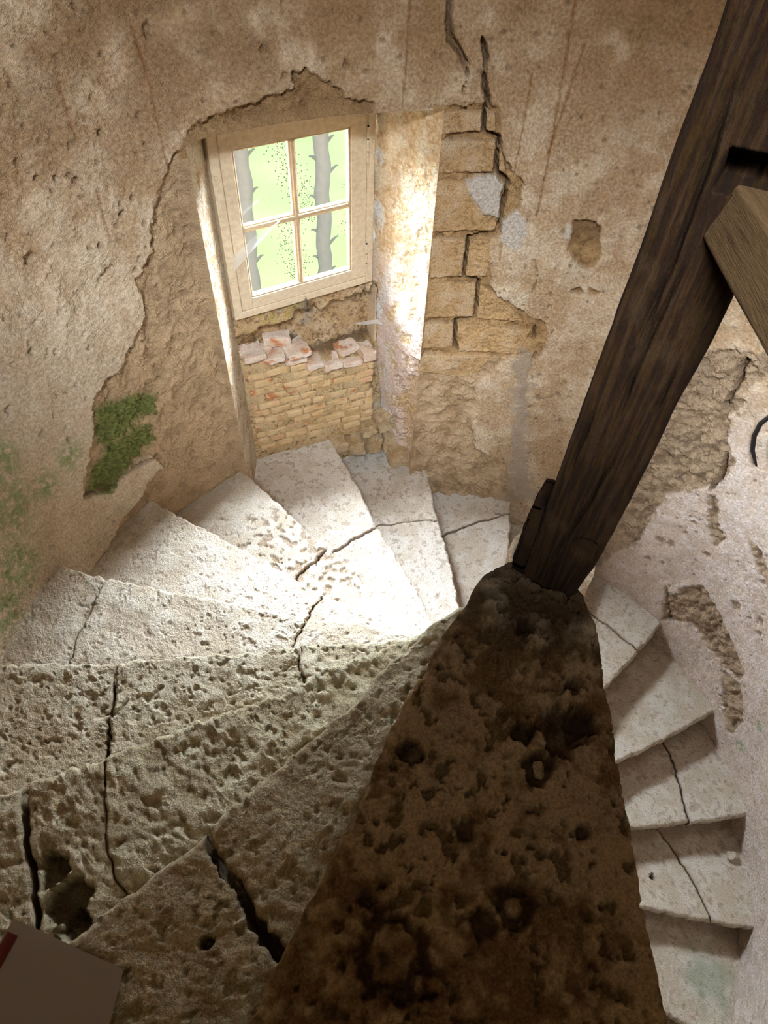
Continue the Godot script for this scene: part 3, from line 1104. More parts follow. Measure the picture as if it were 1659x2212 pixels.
func build_niche() -> void:
	jamb("wall_niche_left", Vector2(0.0, 0.0), Vector2(0.094, 0.235), -1.30, 0.385, Vector3(NE.x, 0, NE.z), true)
	jamb("wall_niche_right", Vector2(0.833, 0.0), Vector2(0.712, 0.30), -1.48, 0.385, -NE, false)
	# the head of the niche
	var st := tool()
	for i in 24:
		var a := TH_L + (TH_R - TH_L) * i / 24.0
		var b := TH_L + (TH_R - TH_L) * (i + 1) / 24.0
		add_quad(st, polar(a, R - 0.001, Y_LINTEL), polar(b, R - 0.001, Y_LINTEL), niche(0.03 + 0.75 * (i + 1) / 24.0, 0.33, 0.362), niche(0.03 + 0.75 * i / 24.0, 0.33, 0.362), Vector3.DOWN, cl.pale)
	structure(obj("trim_2", st.commit(), M.plaster), "plastered head of the window niche")
	# the rubble and mortar under the window
	var nu := 190
	var nv := 270
	var p := PackedVector3Array()
	var c := PackedColorArray()
	for i in nu + 1:
		for j in nv + 1:
			var e := 0.03 + 0.83 * i / nu
			var y := -1.46 + 1.11 * j / nv
			var n1 := nb.get_noise_2d(e + 50.0, y)
			var n2 := nc.get_noise_2d(e + 50.0, y)
			var n3 := ne.get_noise_2d(e + 50.0, y)
			var frame := 0.187 + 0.133 * e + 0.012
			var l := ledge(e) + 0.012 * n1
			var up := smoothstep(l - 0.004, l + 0.006, y)
			var hollow := smoothstep(-0.44, -0.475, y + 0.05 * n1 - 0.08 * (e - 0.3))
			var dep := lerpf(0.236, lerpf(frame + 0.008, frame + 0.085, hollow), up)
			dep += 0.04 * smoothstep(0.68, 0.73, e + 0.02 * n1) * (1.0 - up) * smoothstep(-1.3, -1.1, y)
			if y < -1.0:
				dep += 0.02 * smoothstep(0.55, 0.75, e)
			dep -= n1 * 0.010 + n2 * 0.004
			var col: Color = lin(222, 190, 142).lerp(lin(234, 206, 164), smoothstep(-0.3, 0.3, n3 + 0.5 * n2))
			if up > 0.5:
				col = lin(214, 182, 140).lerp(lin(232, 206, 170), smoothstep(-0.25, 0.35, n3 + n1 * 0.5))
				col = col.lerp(cl.grey, smoothstep(0.1, 0.25, n3) * smoothstep(0.2, 0.3, e) * smoothstep(0.5, 0.4, e))
				col = col.lerp(lin(196, 170, 70), 0.6 * smoothstep(0.05, 0.3, n1 + n3) * smoothstep(-0.47, -0.42, y) * smoothstep(0.5, 0.3, e))
				col = col.lerp(lin(110, 84, 60), 0.75 * smoothstep(0.050, 0.010, y - l + 0.02 * n2))  # dark band above the ledge: dirt, with missing recess shade painted in
				var sill := 1.0 - smoothstep(0.003, 0.007, absf(y + 0.452 - 0.05 * (e - 0.3) + 0.010 * n1))
				col = col.lerp(lin(110, 84, 60), 0.8 * sill)
				dep += 0.010 * sill
			col = col.lerp(cl.dirt, 0.75 * smoothstep(0.18, 0.42, -n2 - 0.6 * n1))
			p.append(niche(e, dep, y))
			c.append(col)
	var infill := obj("wall_niche_back", grid_mesh(p, c, nu, nv), M.rough_stone)
	structure(infill, "mortared brick infill under the window")
	# its bricks, course by course
	var mort := lin(222, 190, 142)
	var mort2 := lin(234, 206, 164)
	var red := lin(204, 134, 92)
	var pinky := lin(222, 180, 148)
	var y := -1.12
	var row := 0
	while y < -0.60:
		var e := 0.095 - rng.randf() * 0.06
		while e < 0.715:
			var l := rng.randf_range(0.07, 0.125)
			var e1 := minf(e + l, 0.718)
			var e0 := maxf(e, 0.108)
			var mid := (e0 + e1) / 2
			if e1 - e0 > 0.025 and y + 0.02 < ledge(mid) - 0.03:
				var bare := 0.11 + 0.24 * smoothstep(-1.05, -0.7, y) + (0.25 if rng.randf() < 0.18 else 0.0)
				var o := obj("brick", worn_block(Vector3(e1 - e0 - 0.008, 0.034, 0.06), 0.006, 0.007, rng.randf() * 50.0, mort, mort2, 4, bare, red if rng.randf() < 0.5 else pinky), M.brick, infill)
				o.transform = Transform3D(niche_basis().rotated(NN, rng.randf_range(-0.03, 0.03)), niche(mid, 0.264 + rng.randf_range(-0.007, 0.005), y + rng.randf_range(-0.004, 0.004)))
			e += l
		y += 0.043
		row += 1
	# the broken top courses, standing out: along, depth, height, length, thickness, depth of the brick, turn
	var tops := [[0.150, 0.235, -0.572, 0.100, 0.036, 0.11, 0.05], [0.240, 0.240, -0.612, 0.098, 0.036, 0.10, -0.04], [0.340, 0.228, -0.598, 0.108, 0.034, 0.12, 0.10],
		[0.334, 0.246, -0.642, 0.100, 0.036, 0.10, 0.0], [0.418, 0.236, -0.692, 0.080, 0.036, 0.11, 0.03], [0.504, 0.236, -0.713, 0.088, 0.036, 0.11, 0.0], [0.600, 0.240, -0.726, 0.098, 0.036, 0.11, -0.02],
		[0.683, 0.240, -0.708, 0.062, 0.055, 0.10, 0.0], [0.600, 0.275, -0.690, 0.10, 0.04, 0.08, 0.2], [0.275, 0.275, -0.560, 0.12, 0.05, 0.06, -0.25], [0.17, 0.28, -0.60, 0.14, 0.05, 0.06, 0.0]]
	for t in tops:
		var o := obj("brick", worn_block(Vector3(t[3], t[4] - 0.004, t[5]), 0.006, 0.013, rng.randf() * 50.0, lin(242, 226, 212), lin(230, 204, 182), 6, 0.28, lin(206, 140, 100)), M.brick, infill)
		o.transform = Transform3D(niche_basis().rotated(Vector3.UP, t[6]), niche(t[0], t[1] + 0.02, t[2]))
	# loose rubble in the right corner of the niche
	for t in [[0.60, 0.18, -1.235, 0.085, 0.075], [0.70, 0.17, -1.24, 0.075, 0.085], [0.77, 0.14, -1.235, 0.05, 0.10], [0.80, 0.07, -1.27, 0.10, 0.11], [0.68, 0.20, -1.15, 0.08, 0.06], [0.76, 0.19, -1.12, 0.07, 0.09], [0.52, 0.20, -1.21, 0.07, 0.06]]:
		var o := obj("rubble_stone", worn_block(Vector3(t[3], t[4], 0.09), 0.007, 0.022, rng.randf() * 50.0, lin(214, 182, 138), lin(236, 212, 176), 6), M.rough_stone, infill)
		o.transform = Transform3D(niche_basis().rotated(NN, rng.randf_range(-0.2, 0.2)), niche(t[0], t[1] + 0.02, t[4] * 0.0 + t[2]))
	# masonry round the window, outside
	var st2 := tool()
	for b in [[-2.0, 0.085, -3.7, 3.2], [0.74, 3.0, -3.7, 3.2], [0.0, 0.80, -3.7, -0.52], [0.08, 0.75, 0.352, 3.2]]:
		add_box(st2, niche((b[0] + b[1]) / 2, 0.47 if b[3] < 0.0 else 0.37, (b[2] + b[3]) / 2), Vector3(b[1] - b[0], b[3] - b[2], 0.15), 0.002, niche_basis(), cl.mid)
	structure(obj("trim_3", st2.commit(), M.far), "outer masonry round the window")


# ------------------------------------------------------------------ the window
func build_window() -> void:
	var w := root("window_1", Vector3(-1.00363, 0, -1.345315))
	w.basis = Basis(Vector3(0.835379, 0, -0.549674), Vector3.UP, Vector3(0.549674, 0, 0.835379))
	structure(w, "small cream painted casement window with four panes")
	var cream := lin(226, 208, 180)
	var cream2 := lin(200, 178, 148)
	var st := tool()
	add_box(st, Vector3(0.012, 0, -0.02), Vector3(0.034, 0.726, 0.06), 0.003, Basis.IDENTITY, cream)
	add_box(st, Vector3(0.604, 0, -0.02), Vector3(0.032, 0.726, 0.06), 0.003, Basis.IDENTITY, cream)
	add_box(st, Vector3(0.308, -0.349, -0.02), Vector3(0.56, 0.030, 0.06), 0.003, Basis.IDENTITY, cream)
	add_box(st, Vector3(0.308, 0.338, -0.02), Vector3(0.56, 0.052, 0.06), 0.003, Basis.IDENTITY, cream)
	obj("frame", st.commit(), M.paint, w)
	# the sash: stiles, rails, and the moulding that steps down to the glass
	var x0 := 0.031
	var x1 := 0.586
	var y0 := -0.332
	var y1 := 0.310
	var gx0 := 0.083
	var gx1 := 0.511
	var gy0 := -0.279
	var gy1 := 0.247
	st = tool()
	var zc := -0.012
	var th := 0.040
	add_box(st, Vector3((x0 + gx0 - 0.008) / 2, (y0 + y1) / 2, zc), Vector3(gx0 - 0.008 - x0, y1 - y0, th), 0.0025, Basis.IDENTITY, cream)
	add_box(st, Vector3((x1 + gx1 + 0.008) / 2, (y0 + y1) / 2, zc), Vector3(x1 - gx1 - 0.008, y1 - y0, th), 0.0025, Basis.IDENTITY, cream)
	add_box(st, Vector3((gx0 + gx1) / 2, (y0 + gy0 - 0.008) / 2, zc), Vector3(gx1 - gx0 + 0.017, gy0 - 0.008 - y0, th), 0.001, Basis.IDENTITY, cream)
	add_box(st, Vector3((gx0 + gx1) / 2, (y1 + gy1 + 0.008) / 2, zc), Vector3(gx1 - gx0 + 0.017, y1 - gy1 - 0.008, th), 0.001, Basis.IDENTITY, cream)
	var sash := obj("sash", st.commit(), M.paint, w)
	st = tool()
	for b in [[gx0 - 0.004, (gy0 + gy1) / 2, 0.008, gy1 - gy0 + 0.016], [gx1 + 0.004, (gy0 + gy1) / 2, 0.008, gy1 - gy0 + 0.016], [(gx0 + gx1) / 2, gy0 - 0.004, gx1 - gx0, 0.008], [(gx0 + gx1) / 2, gy1 + 0.004, gx1 - gx0, 0.008]]:
		add_box(st, Vector3(b[0], b[1], -0.006), Vector3(b[2], b[3], 0.020), 0.003, Basis.IDENTITY, cream2)
	obj("bead", st.commit(), M.paint, sash)
	# glazing bars
	for bar in 2:
		st = tool()
		var c := Vector3(0.293, (gy0 + gy1) / 2, 0) if bar == 0 else Vector3((gx0 + gx1) / 2, -0.016, 0)
		var l := gy1 - gy0 if bar == 0 else gx1 - gx0
		for lay in [[0.024, 0.010, -0.017], [0.028, 0.007, -0.004], [0.016, 0.010, 0.000]]:
			var s := Vector3(lay[0], l, lay[1]) if bar == 0 else Vector3(l, lay[0], lay[1])
			add_box(st, c + Vector3(0, 0, lay[2] + 0.0004 * bar), s, 0.003, Basis.IDENTITY, cream2 if lay[0] > 0.01 else cream)
		obj("glazing_bar", st.commit(), M.paint, sash)
	for ix in 2:
		for iy in 2:
			var a := Vector2([gx0, 0.302][ix], [gy0, -0.006][iy])
			var b := Vector2([0.284, gx1][ix], [-0.026, gy1][iy])
			st = tool()
			add_box(st, Vector3((a.x + b.x) / 2, (a.y + b.y) / 2, -0.010), Vector3(b.x - a.x + 0.008, b.y - a.y + 0.008, 0.003), 0.0005)
			obj("pane", st.commit(), M.glass, sash)
	for yy in [0.186, -0.250]:
		st = tool()
		for k in 3:
			var yc: float = yy + [-0.042, 0.0, 0.042][k]
			add_tube(st, PackedVector3Array([Vector3(0.587, yc - 0.019, 0.012), Vector3(0.587, yc + 0.019, 0.012)]), PackedFloat32Array([0.0055, 0.0055]), 10, cream)
		add_tube(st, PackedVector3Array([Vector3(0.587, yy - 0.058, 0.012), Vector3(0.587, yy + 0.066, 0.012)]), PackedFloat32Array([0.0035, 0.0035]), 8, lin(60, 60, 66))
		obj("hinge", st.commit(), M.paint, sash)
	for q in [[0.611, 0.196], [0.612, -0.227], [0.006, 0.18], [0.006, -0.202], [0.301, -0.352]]:
		st = tool()
		for r in [[0.008, 0.0102, 0.0112], [0.0055, 0.0112, 0.0118]]:
			add_tube(st, PackedVector3Array([Vector3(q[0], q[1], r[1] - 0.004), Vector3(q[0], q[1], r[2])]), PackedFloat32Array([r[0], r[0]]), 14, cream2 if r[0] > 0.006 else cream)
		obj("screw_cap", st.commit(), M.paint, w)


	st = tool()
	add_tube(st, PackedVector3Array([Vector3(0.302, -0.352, 0.010), Vector3(0.300, -0.366, 0.018), Vector3(0.292, -0.392, 0.020)]), PackedFloat32Array([0.004, 0.005, 0.004]), 10, lin(225, 222, 215))
	obj("peg", st.commit(), M.metal, w)


# ------------------------------------------------------------------ the stair
# the front edge of each step: radius, angle, radius, angle ... from the newel out
const NOSE := {
	-1: [0.10, 60.0, 0.159, 66.4, 0.304, 78.3, 0.488, 82.9, 0.66, 85.2, 0.796, 85.4, 1.7, 87.5],
	0: [0.10, 170.0, 0.158, 161.4, 0.232, 146.3, 0.40, 134.5, 0.676, 125.7, 0.976, 122.4, 1.7, 119.5],
	1: [0.10, 185.0, 0.174, 171.2, 0.304, 156.6, 0.5, 145.4, 0.749, 142.0, 0.864, 141.0, 0.884, 140.2, 1.118, 139.7, 1.7, 139.0],
	2: [0.10, 197.0, 0.296, 172.5, 0.507, 165.0, 0.686, 161.2, 1.047, 158.8, 1.257, 158.8, 1.7, 158.0],
	3: [0.10, 212.0, 0.289, 191.4, 0.428, 185.5, 0.704, 179.0, 1.08, 176.6, 1.4, 176.5, 1.7, 176.5],
	4: [0.10, 232.0, 0.29, 211.9, 0.644, 198.1, 1.08, 194.7, 1.306, 193.7, 1.7, 194.0],
	5: [0.10, 248.0, 0.354, 223.7, 0.701, 214.7, 0.786, 214.0, 1.4, 211.5, 1.7, 211.3],
	6: [0.10, 265.0, 0.409, 241.2, 0.627, 234.2, 1.03, 229.7, 1.507, 228.1, 1.7, 228.0],
	7: [0.10, 275.0, 0.517, 253.5, 0.838, 249.9, 1.072, 248.0, 1.644, 246.8, 1.9, 246.6],
	8: [0.10, 288.0, 0.693, 269.0, 1.21, 264.8, 1.534, 264.1, 1.9, 264.0],
	9: [0.10, 305.0, 1.079, 284.2, 1.51, 281.9, 1.7, 281.6],
	10: [0.10, 322.0, 1.03, 303.5, 1.53, 300.8, 1.7, 300.6],
	11: [0.10, 340.0, 0.999, 322.9, 1.554, 319.6, 1.7, 319.4],
	12: [0.10, 358.0, 0.902, 341.5, 1.56, 337.5, 1.7, 337.3],
	13: [0.10, 376.0, 0.92, 358.6, 1.567, 355.5, 1.7, 355.3],
	14: [0.10, 394.0, 1.032, 376.2, 1.57, 373.0, 1.7, 372.8],
}
# the joints of each step: radius at the front, radius at the back, half width of the gap in front, behind
const JOINT := {1: [[0.874, 0.893, 0.006, 0.014]], 2: [[1.045, 1.082, 0.0005, 0.0005], [1.203, 1.245, 0.006, 0.006]], 3: [[0.601, 0.55, 0.001, 0.001], [1.077, 1.081, 0.003, 0.005]],
	4: [[0.642, 0.642, 0.0005, 0.0005], [1.313, 1.297, 0.001, 0.001]], 5: [[0.701, 0.671, 0.001, 0.003]], 6: [[0.944, 0.885, 0.003, 0.003]], 7: [[1.068, 0.99, 0.002, 0.0025]],
	8: [[1.189, 1.198, 0.0005, 0.0005]], 9: [[1.43, 1.16, 0.001, 0.005]], 11: [[1.266, 1.277, 0.001, 0.001]], 13: [[1.197, 1.250, 0.003, 0.002]], 14: [[1.321, 1.09, 0.002, 0.002]]}
# look: big unevenness, small unevenness, share of large holes, depth of large holes, share of pits, tint (0 pale, 1 yellow-grey)
const LOOK := {
	0: [0.016, 0.0075, 0.16, 0.018, 0.70, 1.3], 1: [0.010, 0.0025, 0.10, 0.008, 0.45, 1.0], 2: [0.016, 0.0045, 0.22, 0.012, 0.60, 1.0], 3: [0.012, 0.0030, 0.14, 0.008, 0.55, 0.7],
	4: [0.010, 0.0022, 0.12, 0.005, 0.45, 0.25], 5: [0.007, 0.0016, 0.24, 0.004, 0.35, 0.15], 6: [0.004, 0.0012, 0.46, 0.010, 0.15, 0.1], 7: [0.004, 0.0010, 0.12, 0.004, 0.45, 0.0],
	8: [0.004, 0.0010, 0.22, 0.003, 0.40, 0.0], 9: [0.003, 0.0008, 0.10, 0.003, 0.30, 0.0], 10: [0.003, 0.0008, 0.10, 0.003, 0.3, 0.0], 11: [0.003, 0.0009, 0.20, 0.003, 0.40, 0.05],
	12: [0.003, 0.0008, 0.12, 0.003, 0.35, 0.05], 13: [0.004, 0.0010, 0.20, 0.004, 0.50, 0.05], 14: [0.004, 0.0010, 0.14, 0.003, 0.45, 0.05]}
# single holes: x, z, radius, depth, share of the middle that still stands
const HOLES := {0: [[-0.030, 0.385, 0.050, 0.030, 0.0], [0.005, 0.372, 0.028, 0.028, 0.0], [-0.081, 0.461, 0.030, 0.026, 0.0], [0.003, 0.301, 0.022, 0.025, 0.0], [-0.073, 0.176, 0.024, 0.022, 0.0], [-0.304, 0.441, 0.026, 0.020, 0.0], [-0.144, 0.673, 0.034, 0.020, 0.45], [-0.327, 0.735, 0.060, 0.020, 0.62], [-0.188, 0.693, 0.024, 0.022, 0.0], [-0.105, 0.40, 0.022, 0.020, 0.0], [-0.215, 0.565, 0.018, 0.016, 0.0], [-0.02, 0.56, 0.014, 0.02, 0.0]],
	1: [[-0.636, 0.723, 0.011, 0.040, 0.0]], 2: [[-1.00, 0.600, 0.035, 0.030, 0.0], [-0.955, 0.655, 0.045, 0.028, 0.0], [-0.925, 0.690, 0.030, 0.024, 0.0]], 14: [[1.035, 0.151, 0.014, 0.060, 0.0]]}
const STEP_LABELS := {
	0: "deeply pitted dark stone step in shadow, under the foot of the timber post",
	1: "stone step just below the dark one, split by a wide open gap",
	2: "rough stone step with a broken hollow, third from the top",
	3: "stone step crossing to the left frame edge, one straight joint across it",
	4: "uneven bright stone step reaching the mossy wall at the left",
	5: "bright stone step meeting the bare stone wall, left of the window niche",
	6: "pale stone step covered in large irregular holes, at the niche's left corner",
	7: "pale stone step running into the window niche under the brick infill",
	8: "pale stone step right of the niche, with a straight joint across its middle",
	9: "pale stone step with a diagonal crack, left of the timber post",
	10: "stone step hidden behind the foot of the timber post",
	11: "topmost pale stone step seen right of the timber post",
	12: "undivided pale stone step in the right flight with a shadow from the step above",
	13: "pale stone step in the right flight with a joint curving across its middle",
	14: "pale stone step in the right flight carrying a small white stone chip",
	16: "first stone step below the lowest one in view", 17: "second stone step below the lowest one in view", 18: "third stone step below the lowest one in view", 19: "last stone step at the foot of the tower stair",
	15: "lowest stone step in view at the bottom right corner, faintly green"}


func nose(k: int, r: float) -> float:
	if k >= 15:
		return nose(14, r) + TURN * (k - 14)
	var l: Array = NOSE[k]
	var n := l.size() / 2
	for i in n - 1:
		if r <= l[2 * i + 2] or i == n - 2:
			var t := clampf((r - l[2 * i]) / (l[2 * i + 2] - l[2 * i]), 0.0, 1.0)
			return lerpf(l[2 * i + 1], l[2 * i + 3], t)
	return l[1]


func build_steps() -> void:
	for k in 20:
		var s := root("stair_step", Vector3(0, -RISE * (k + 1), 0))
		tag(s, STEP_LABELS.get(k, "stone step deep in the dark below the stair, not in view"), "step", "worn stone steps of the spiral stair")
		var rin := 0.085
		var rout := 1.85 if k in [7, 8] else 1.575
		var joints: Array = JOINT.get(k, [])
		var cuts := [[rin, rin, 0.0, 0.0]]
		cuts.append_array(joints)
		cuts.append([rout, rout, 0.0, 0.0])
		for i in cuts.size() - 1:
			var a: Array = cuts[i]
			var b: Array = cuts[i + 1]
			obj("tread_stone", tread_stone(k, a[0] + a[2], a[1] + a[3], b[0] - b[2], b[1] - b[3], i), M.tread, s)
		var st := tool()
		add_cylinder(st, 0.095, 0.001, RISE - 0.012, 28, cl.mid)
		obj("newel_drum", st.commit(), M.far, s)


func tread_stone(k: int, f0: float, b0: float, f1: float, b1: float, part: int) -> ArrayMesh:
	var res := 0.0042 if k <= 5 else (0.005 if k <= 9 else 0.0065)
	if k > 15:
		res = 0.05
	var look: Array = LOOK.get(mini(k, 14), LOOK[14])
	var rm := minf((f1 + b1) / 2, 1.5)
	var span := nose(k, rm) - nose(k - 1, rm)
	var nu := int((maxf(f1, b1) - minf(f0, b0)) / res) + 3
	var nv := int(deg_to_rad(span) * rm / res) + 3
	var ext := 4
	var p := PackedVector3Array()
	var c := PackedColorArray()
	var uu := nu + 2 * ext
	var vv := nv + 2 * ext
	p.resize((uu + 1) * (vv + 1))
	c.resize((uu + 1) * (vv + 1))
	var drop := [0.0, 0.012, 0.045, 0.052, RISE - 0.001]
	var inset := [0.0, 0.0, 0.002, 0.026, 0.030]
	var base_y := RISE
	var tone: float = look[5]
	var pale: Color = lin(228, 220, 208).lerp(lin(212, 204, 176), minf(tone, 1.0))
	var dark: Color = lin(212, 200, 182).lerp(lin(186, 174, 144), minf(tone, 1.0))
	if k >= 7 and k <= 10:  # lighter stone by the niche stands in for missing fill light
		pale = lin(240, 232, 222)
		dark = lin(224, 212, 196)
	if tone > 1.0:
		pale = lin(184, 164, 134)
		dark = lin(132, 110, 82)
	var hole_c: Color = lin(150, 124, 96).lerp(lin(110, 94, 64), minf(tone, 1.0))
	var sag: float = [0.0, 0.003, -0.004][part] if k != 1 else [0.0, 0.007][part]
	var sd := 3.7 * k + 1.3 * part
	var back_under: float = [0.0, 0.05, 0.33][k] if k < 3 else 0.05
	for i in uu + 1:
		var io := maxi(maxi(ext - i, i - nu - ext), 0)
		var u := clampf(float(i - ext) / nu, 0.0, 1.0)
		for j in vv + 1:
			var jo := maxi(maxi(ext - j, j - nv - ext), 0)
			var v := clampf(float(j - ext) / nv, 0.0, 1.0)
			var ra := lerpf(b0, f0, v)
			var rb := lerpf(b1, f1, v)
			var jag := nb.get_noise_2d(v * 0.30 + k * 9.0, 2.0) * 0.014 + nc.get_noise_2d(v * 0.30 + k * 9.0, 6.0) * 0.007
			if part > 0:
				ra += jag * signf(1.0 if part % 2 == 1 else -1.0)
			if f1 < 1.55:
				rb += jag * signf(1.0 if part % 2 == 0 else -1.0)
			var r := lerpf(ra, rb, u)
			var tf := nose(k, r)
			var tb := nose(k - 1, r) - rad_to_deg(back_under / maxf(r, 0.12))
			if tb > tf - 2.0:
				tb = tf - 2.0
			var wob := nb.get_noise_2d(r * 1.3 + sd, 4.0) * 0.010 + nc.get_noise_2d(r + sd, 8.0) * 0.006
			if k == 1 and part == 1:
				wob *= 0.5
			if k == 0:
				wob *= 0.45
			elif k == 2:
				wob *= 1.3
			tf += rad_to_deg(wob / maxf(r, 0.15)) * (0.5 if r < 0.3 else 1.0)
			if k == 0:
				tb += rad_to_deg(0.004 * nb.get_noise_2d(r * 1.2, 31.0) / maxf(r, 0.15))
			var th := lerpf(tb, tf, v)
			var a := deg_to_rad(th)
			var x := cos(a) * r
			var z := sin(a) * r
			# distance to the edges of the stone
			var df := deg_to_rad(tf - th) * r
			var db := deg_to_rad(th - tb) * r
			var da := r - ra if part > 0 else 1.0
			var dbb := rb - r if f1 < 1.55 else 1.0
			var n1 := na.get_noise_3d(x, sd, z)
			var n2 := nb.get_noise_3d(x, sd, z)
			var n3 := nc.get_noise_3d(x, sd, z)
			var h: float = n1 * look[0] + n2 * look[0] * 0.6 + n3 * look[1] + nf.get_noise_2d(x + sd, z) * look[1] * 0.35
			# holes with sharp rims, and small pits
			var bl := nd.get_noise_3d(x * 0.9, sd + 7.0, z * 0.9) + 0.35 * n2
			var cut: float = 0.42 - 0.62 * look[2]
			var hole := smoothstep(cut, cut + 0.09, bl)
			if k == 6:
				hole *= smoothstep(0.62, 0.75, r) * smoothstep(1.42, 1.2, r + 0.3 * n2)
			if k == 2:
				hole *= 0.7
			h -= hole * look[3] * (0.8 + 0.5 * n3)
			var cv := ncellv.get_noise_2d(x * 2.3 + sd, z * 2.3)
			var pit := 0.0
			if cv > 1.0 - 2.0 * look[4]:
				var rr := 0.08 + 0.22 * fposmod(cv * 7.3, 1.0)
				pit = 1.0 - smoothstep(rr * 0.5, rr, ncell.get_noise_2d(x * 2.3 + sd, z * 2.3) + 1.0 + 0.15 * n3)
				h -= pit * (0.0035 if k > 3 else 0.005)
			var deep := 0.0
			for hl in HOLES.get(k, []):
				var dist := Vector2(x - hl[0], z - hl[1]).length() * (1.0 + 0.55 * n2 + 0.35 * n3) / float(hl[2])
				if dist < 1.0:
					var hm := 1.0 - smoothstep(0.7, 1.0, dist)
					if hl[4] > 0.0:
						hm *= smoothstep(hl[4] * 0.8, hl[4], dist)
					h -= hl[3] * hm
					deep = maxf(deep, hm)
			# worn edges
			var rf := 0.014 + 0.010 * n2 + 0.006 * n3
			var ed := minf(df, 9.0)
			if ed < rf:
				h -= rf - sqrt(maxf(rf * rf - (rf - ed) * (rf - ed), 0.0))
			var e2 := minf(da, dbb)
			if k == 0:
				e2 = minf(e2, db)
			var rj := (0.007 if k in [0, 1, 2, 3, 6, 7] else 0.0035) + 0.003 * n2
			if e2 < rj:
				h -= rj - sqrt(maxf(rj * rj - (rj - e2) * (rj - e2), 0.0))
			var y: float = base_y + h + sag
			var o := maxi(io, jo)
			if o > 0:
				y -= drop[o]
				if o == ext:
					y = 0.0
				var ins: float = inset[o]
				if j > nv / 2:
					a -= ins / maxf(r, 0.12)
				elif k == 0:
					a += ins / maxf(r, 0.12)
				var rr2 := r + (-0.004 if i > uu / 2 else 0.004) * (1.0 if o > 0 and io > 0 else 0.0)
				if k > 0 and a < deg_to_rad(tb):
					a = deg_to_rad(tb)
				x = cos(a) * rr2
				z = sin(a) * rr2
			p[i * (vv + 1) + j] = Vector3(x, y, z)
			var col := dark.lerp(pale, smoothstep(-0.35, 0.3, n2 + 0.6 * n1 + 0.4 * n3))
			col = col.lerp(hole_c, (0.66 if k in [0, 6] else (0.28 if k < 6 else 0.45)) * hole)  # hole tint; on the top step it also paints the missing relief shade
			col = col.lerp(hole_c, (0.35 if k < 6 else 0.5) * pit)
			col = col.lerp(lin(64, 48, 34), 0.75 * deep)
			# dust and dirt against the riser behind and in the joints
			col = col.lerp(cl.dirt, 0.45 * smoothstep(0.05 + back_under, back_under, db + 0.03 * n2) * (1.0 if k > 0 else 0.0))
			col = col.lerp(cl.dirt, 0.5 * smoothstep(0.010, 0.0, e2 + 0.004 * n3))
			if o > 1:
				col = col.lerp(cl.dirt, 0.35)
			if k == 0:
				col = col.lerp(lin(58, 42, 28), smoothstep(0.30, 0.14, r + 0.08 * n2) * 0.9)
			if k == 15:
				col = col.lerp(lin(150, 172, 150), 0.5 * smoothstep(0.16, 0.05, Vector2(x - 1.27, z - 0.55).length() + 0.08 * n2))
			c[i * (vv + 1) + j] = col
	# r grows with i, the angle with j: r x angle looks down, so turn the order round
	return grid_mesh(flip_u(p, uu, vv), flip_c(c, uu, vv), uu, vv)


# ------------------------------------------------------------------ timber
const PO := Vector3(-0.10, 0, 0.043)       # foot of the post: left end of its front face
const PU := Vector3(0.909, 0, 0.417)       # along the front face
const PB := Vector3(0.417, 0, -0.909)      # away from the viewer


func round_rect(w0: float, w1: float, d0: float, d1: float, rad: Array, step: float) -> PackedVector2Array:
	# outline from the middle of the back round to the front, corners rounded: rad = front left, front right, back right, back left
	var cs := [Vector2(w0, d0), Vector2(w1, d0), Vector2(w1, d1), Vector2(w0, d1)]
	var pts := PackedVector2Array()
	for i in 4:
		var a: Vector2 = cs[i]
		var nx: Vector2 = cs[(i + 1) % 4]
		var pv: Vector2 = cs[(i + 3) % 4]
		var r: float = rad[i]
		var d1v := (a - pv).normalized()
		var d2v := (nx - a).normalized()
		for k in 5:
			var t := k / 4.0
			var s := a - d1v * r
			var e := a + d2v * r
			pts.append(s.lerp(a, t).lerp(a.lerp(e, t), t))
		var from: Vector2 = a + d2v * r
		var to: Vector2 = nx - d2v * rad[(i + 1) % 4]
		var n := int((to - from).length() / step)
		for k in range(1, n):
			pts.append(from.lerp(to, float(k) / n))
	return pts


const POST_CRACKS := [[0.112, 0.42, 0.100, 0.33, 0.092, 0.24, 0.076, 0.10, 0.070, 0.05], [0.062, 0.95, 0.075, 0.72, 0.068, 0.60], [0.120, 1.00, 0.128, 0.80, 0.122, 0.74], [0.09, 0.75, 0.082, 0.55, 0.088, 0.45], [0.135, 0.62, 0.130, 0.48], [0.05, 0.50, 0.046, 0.30]]


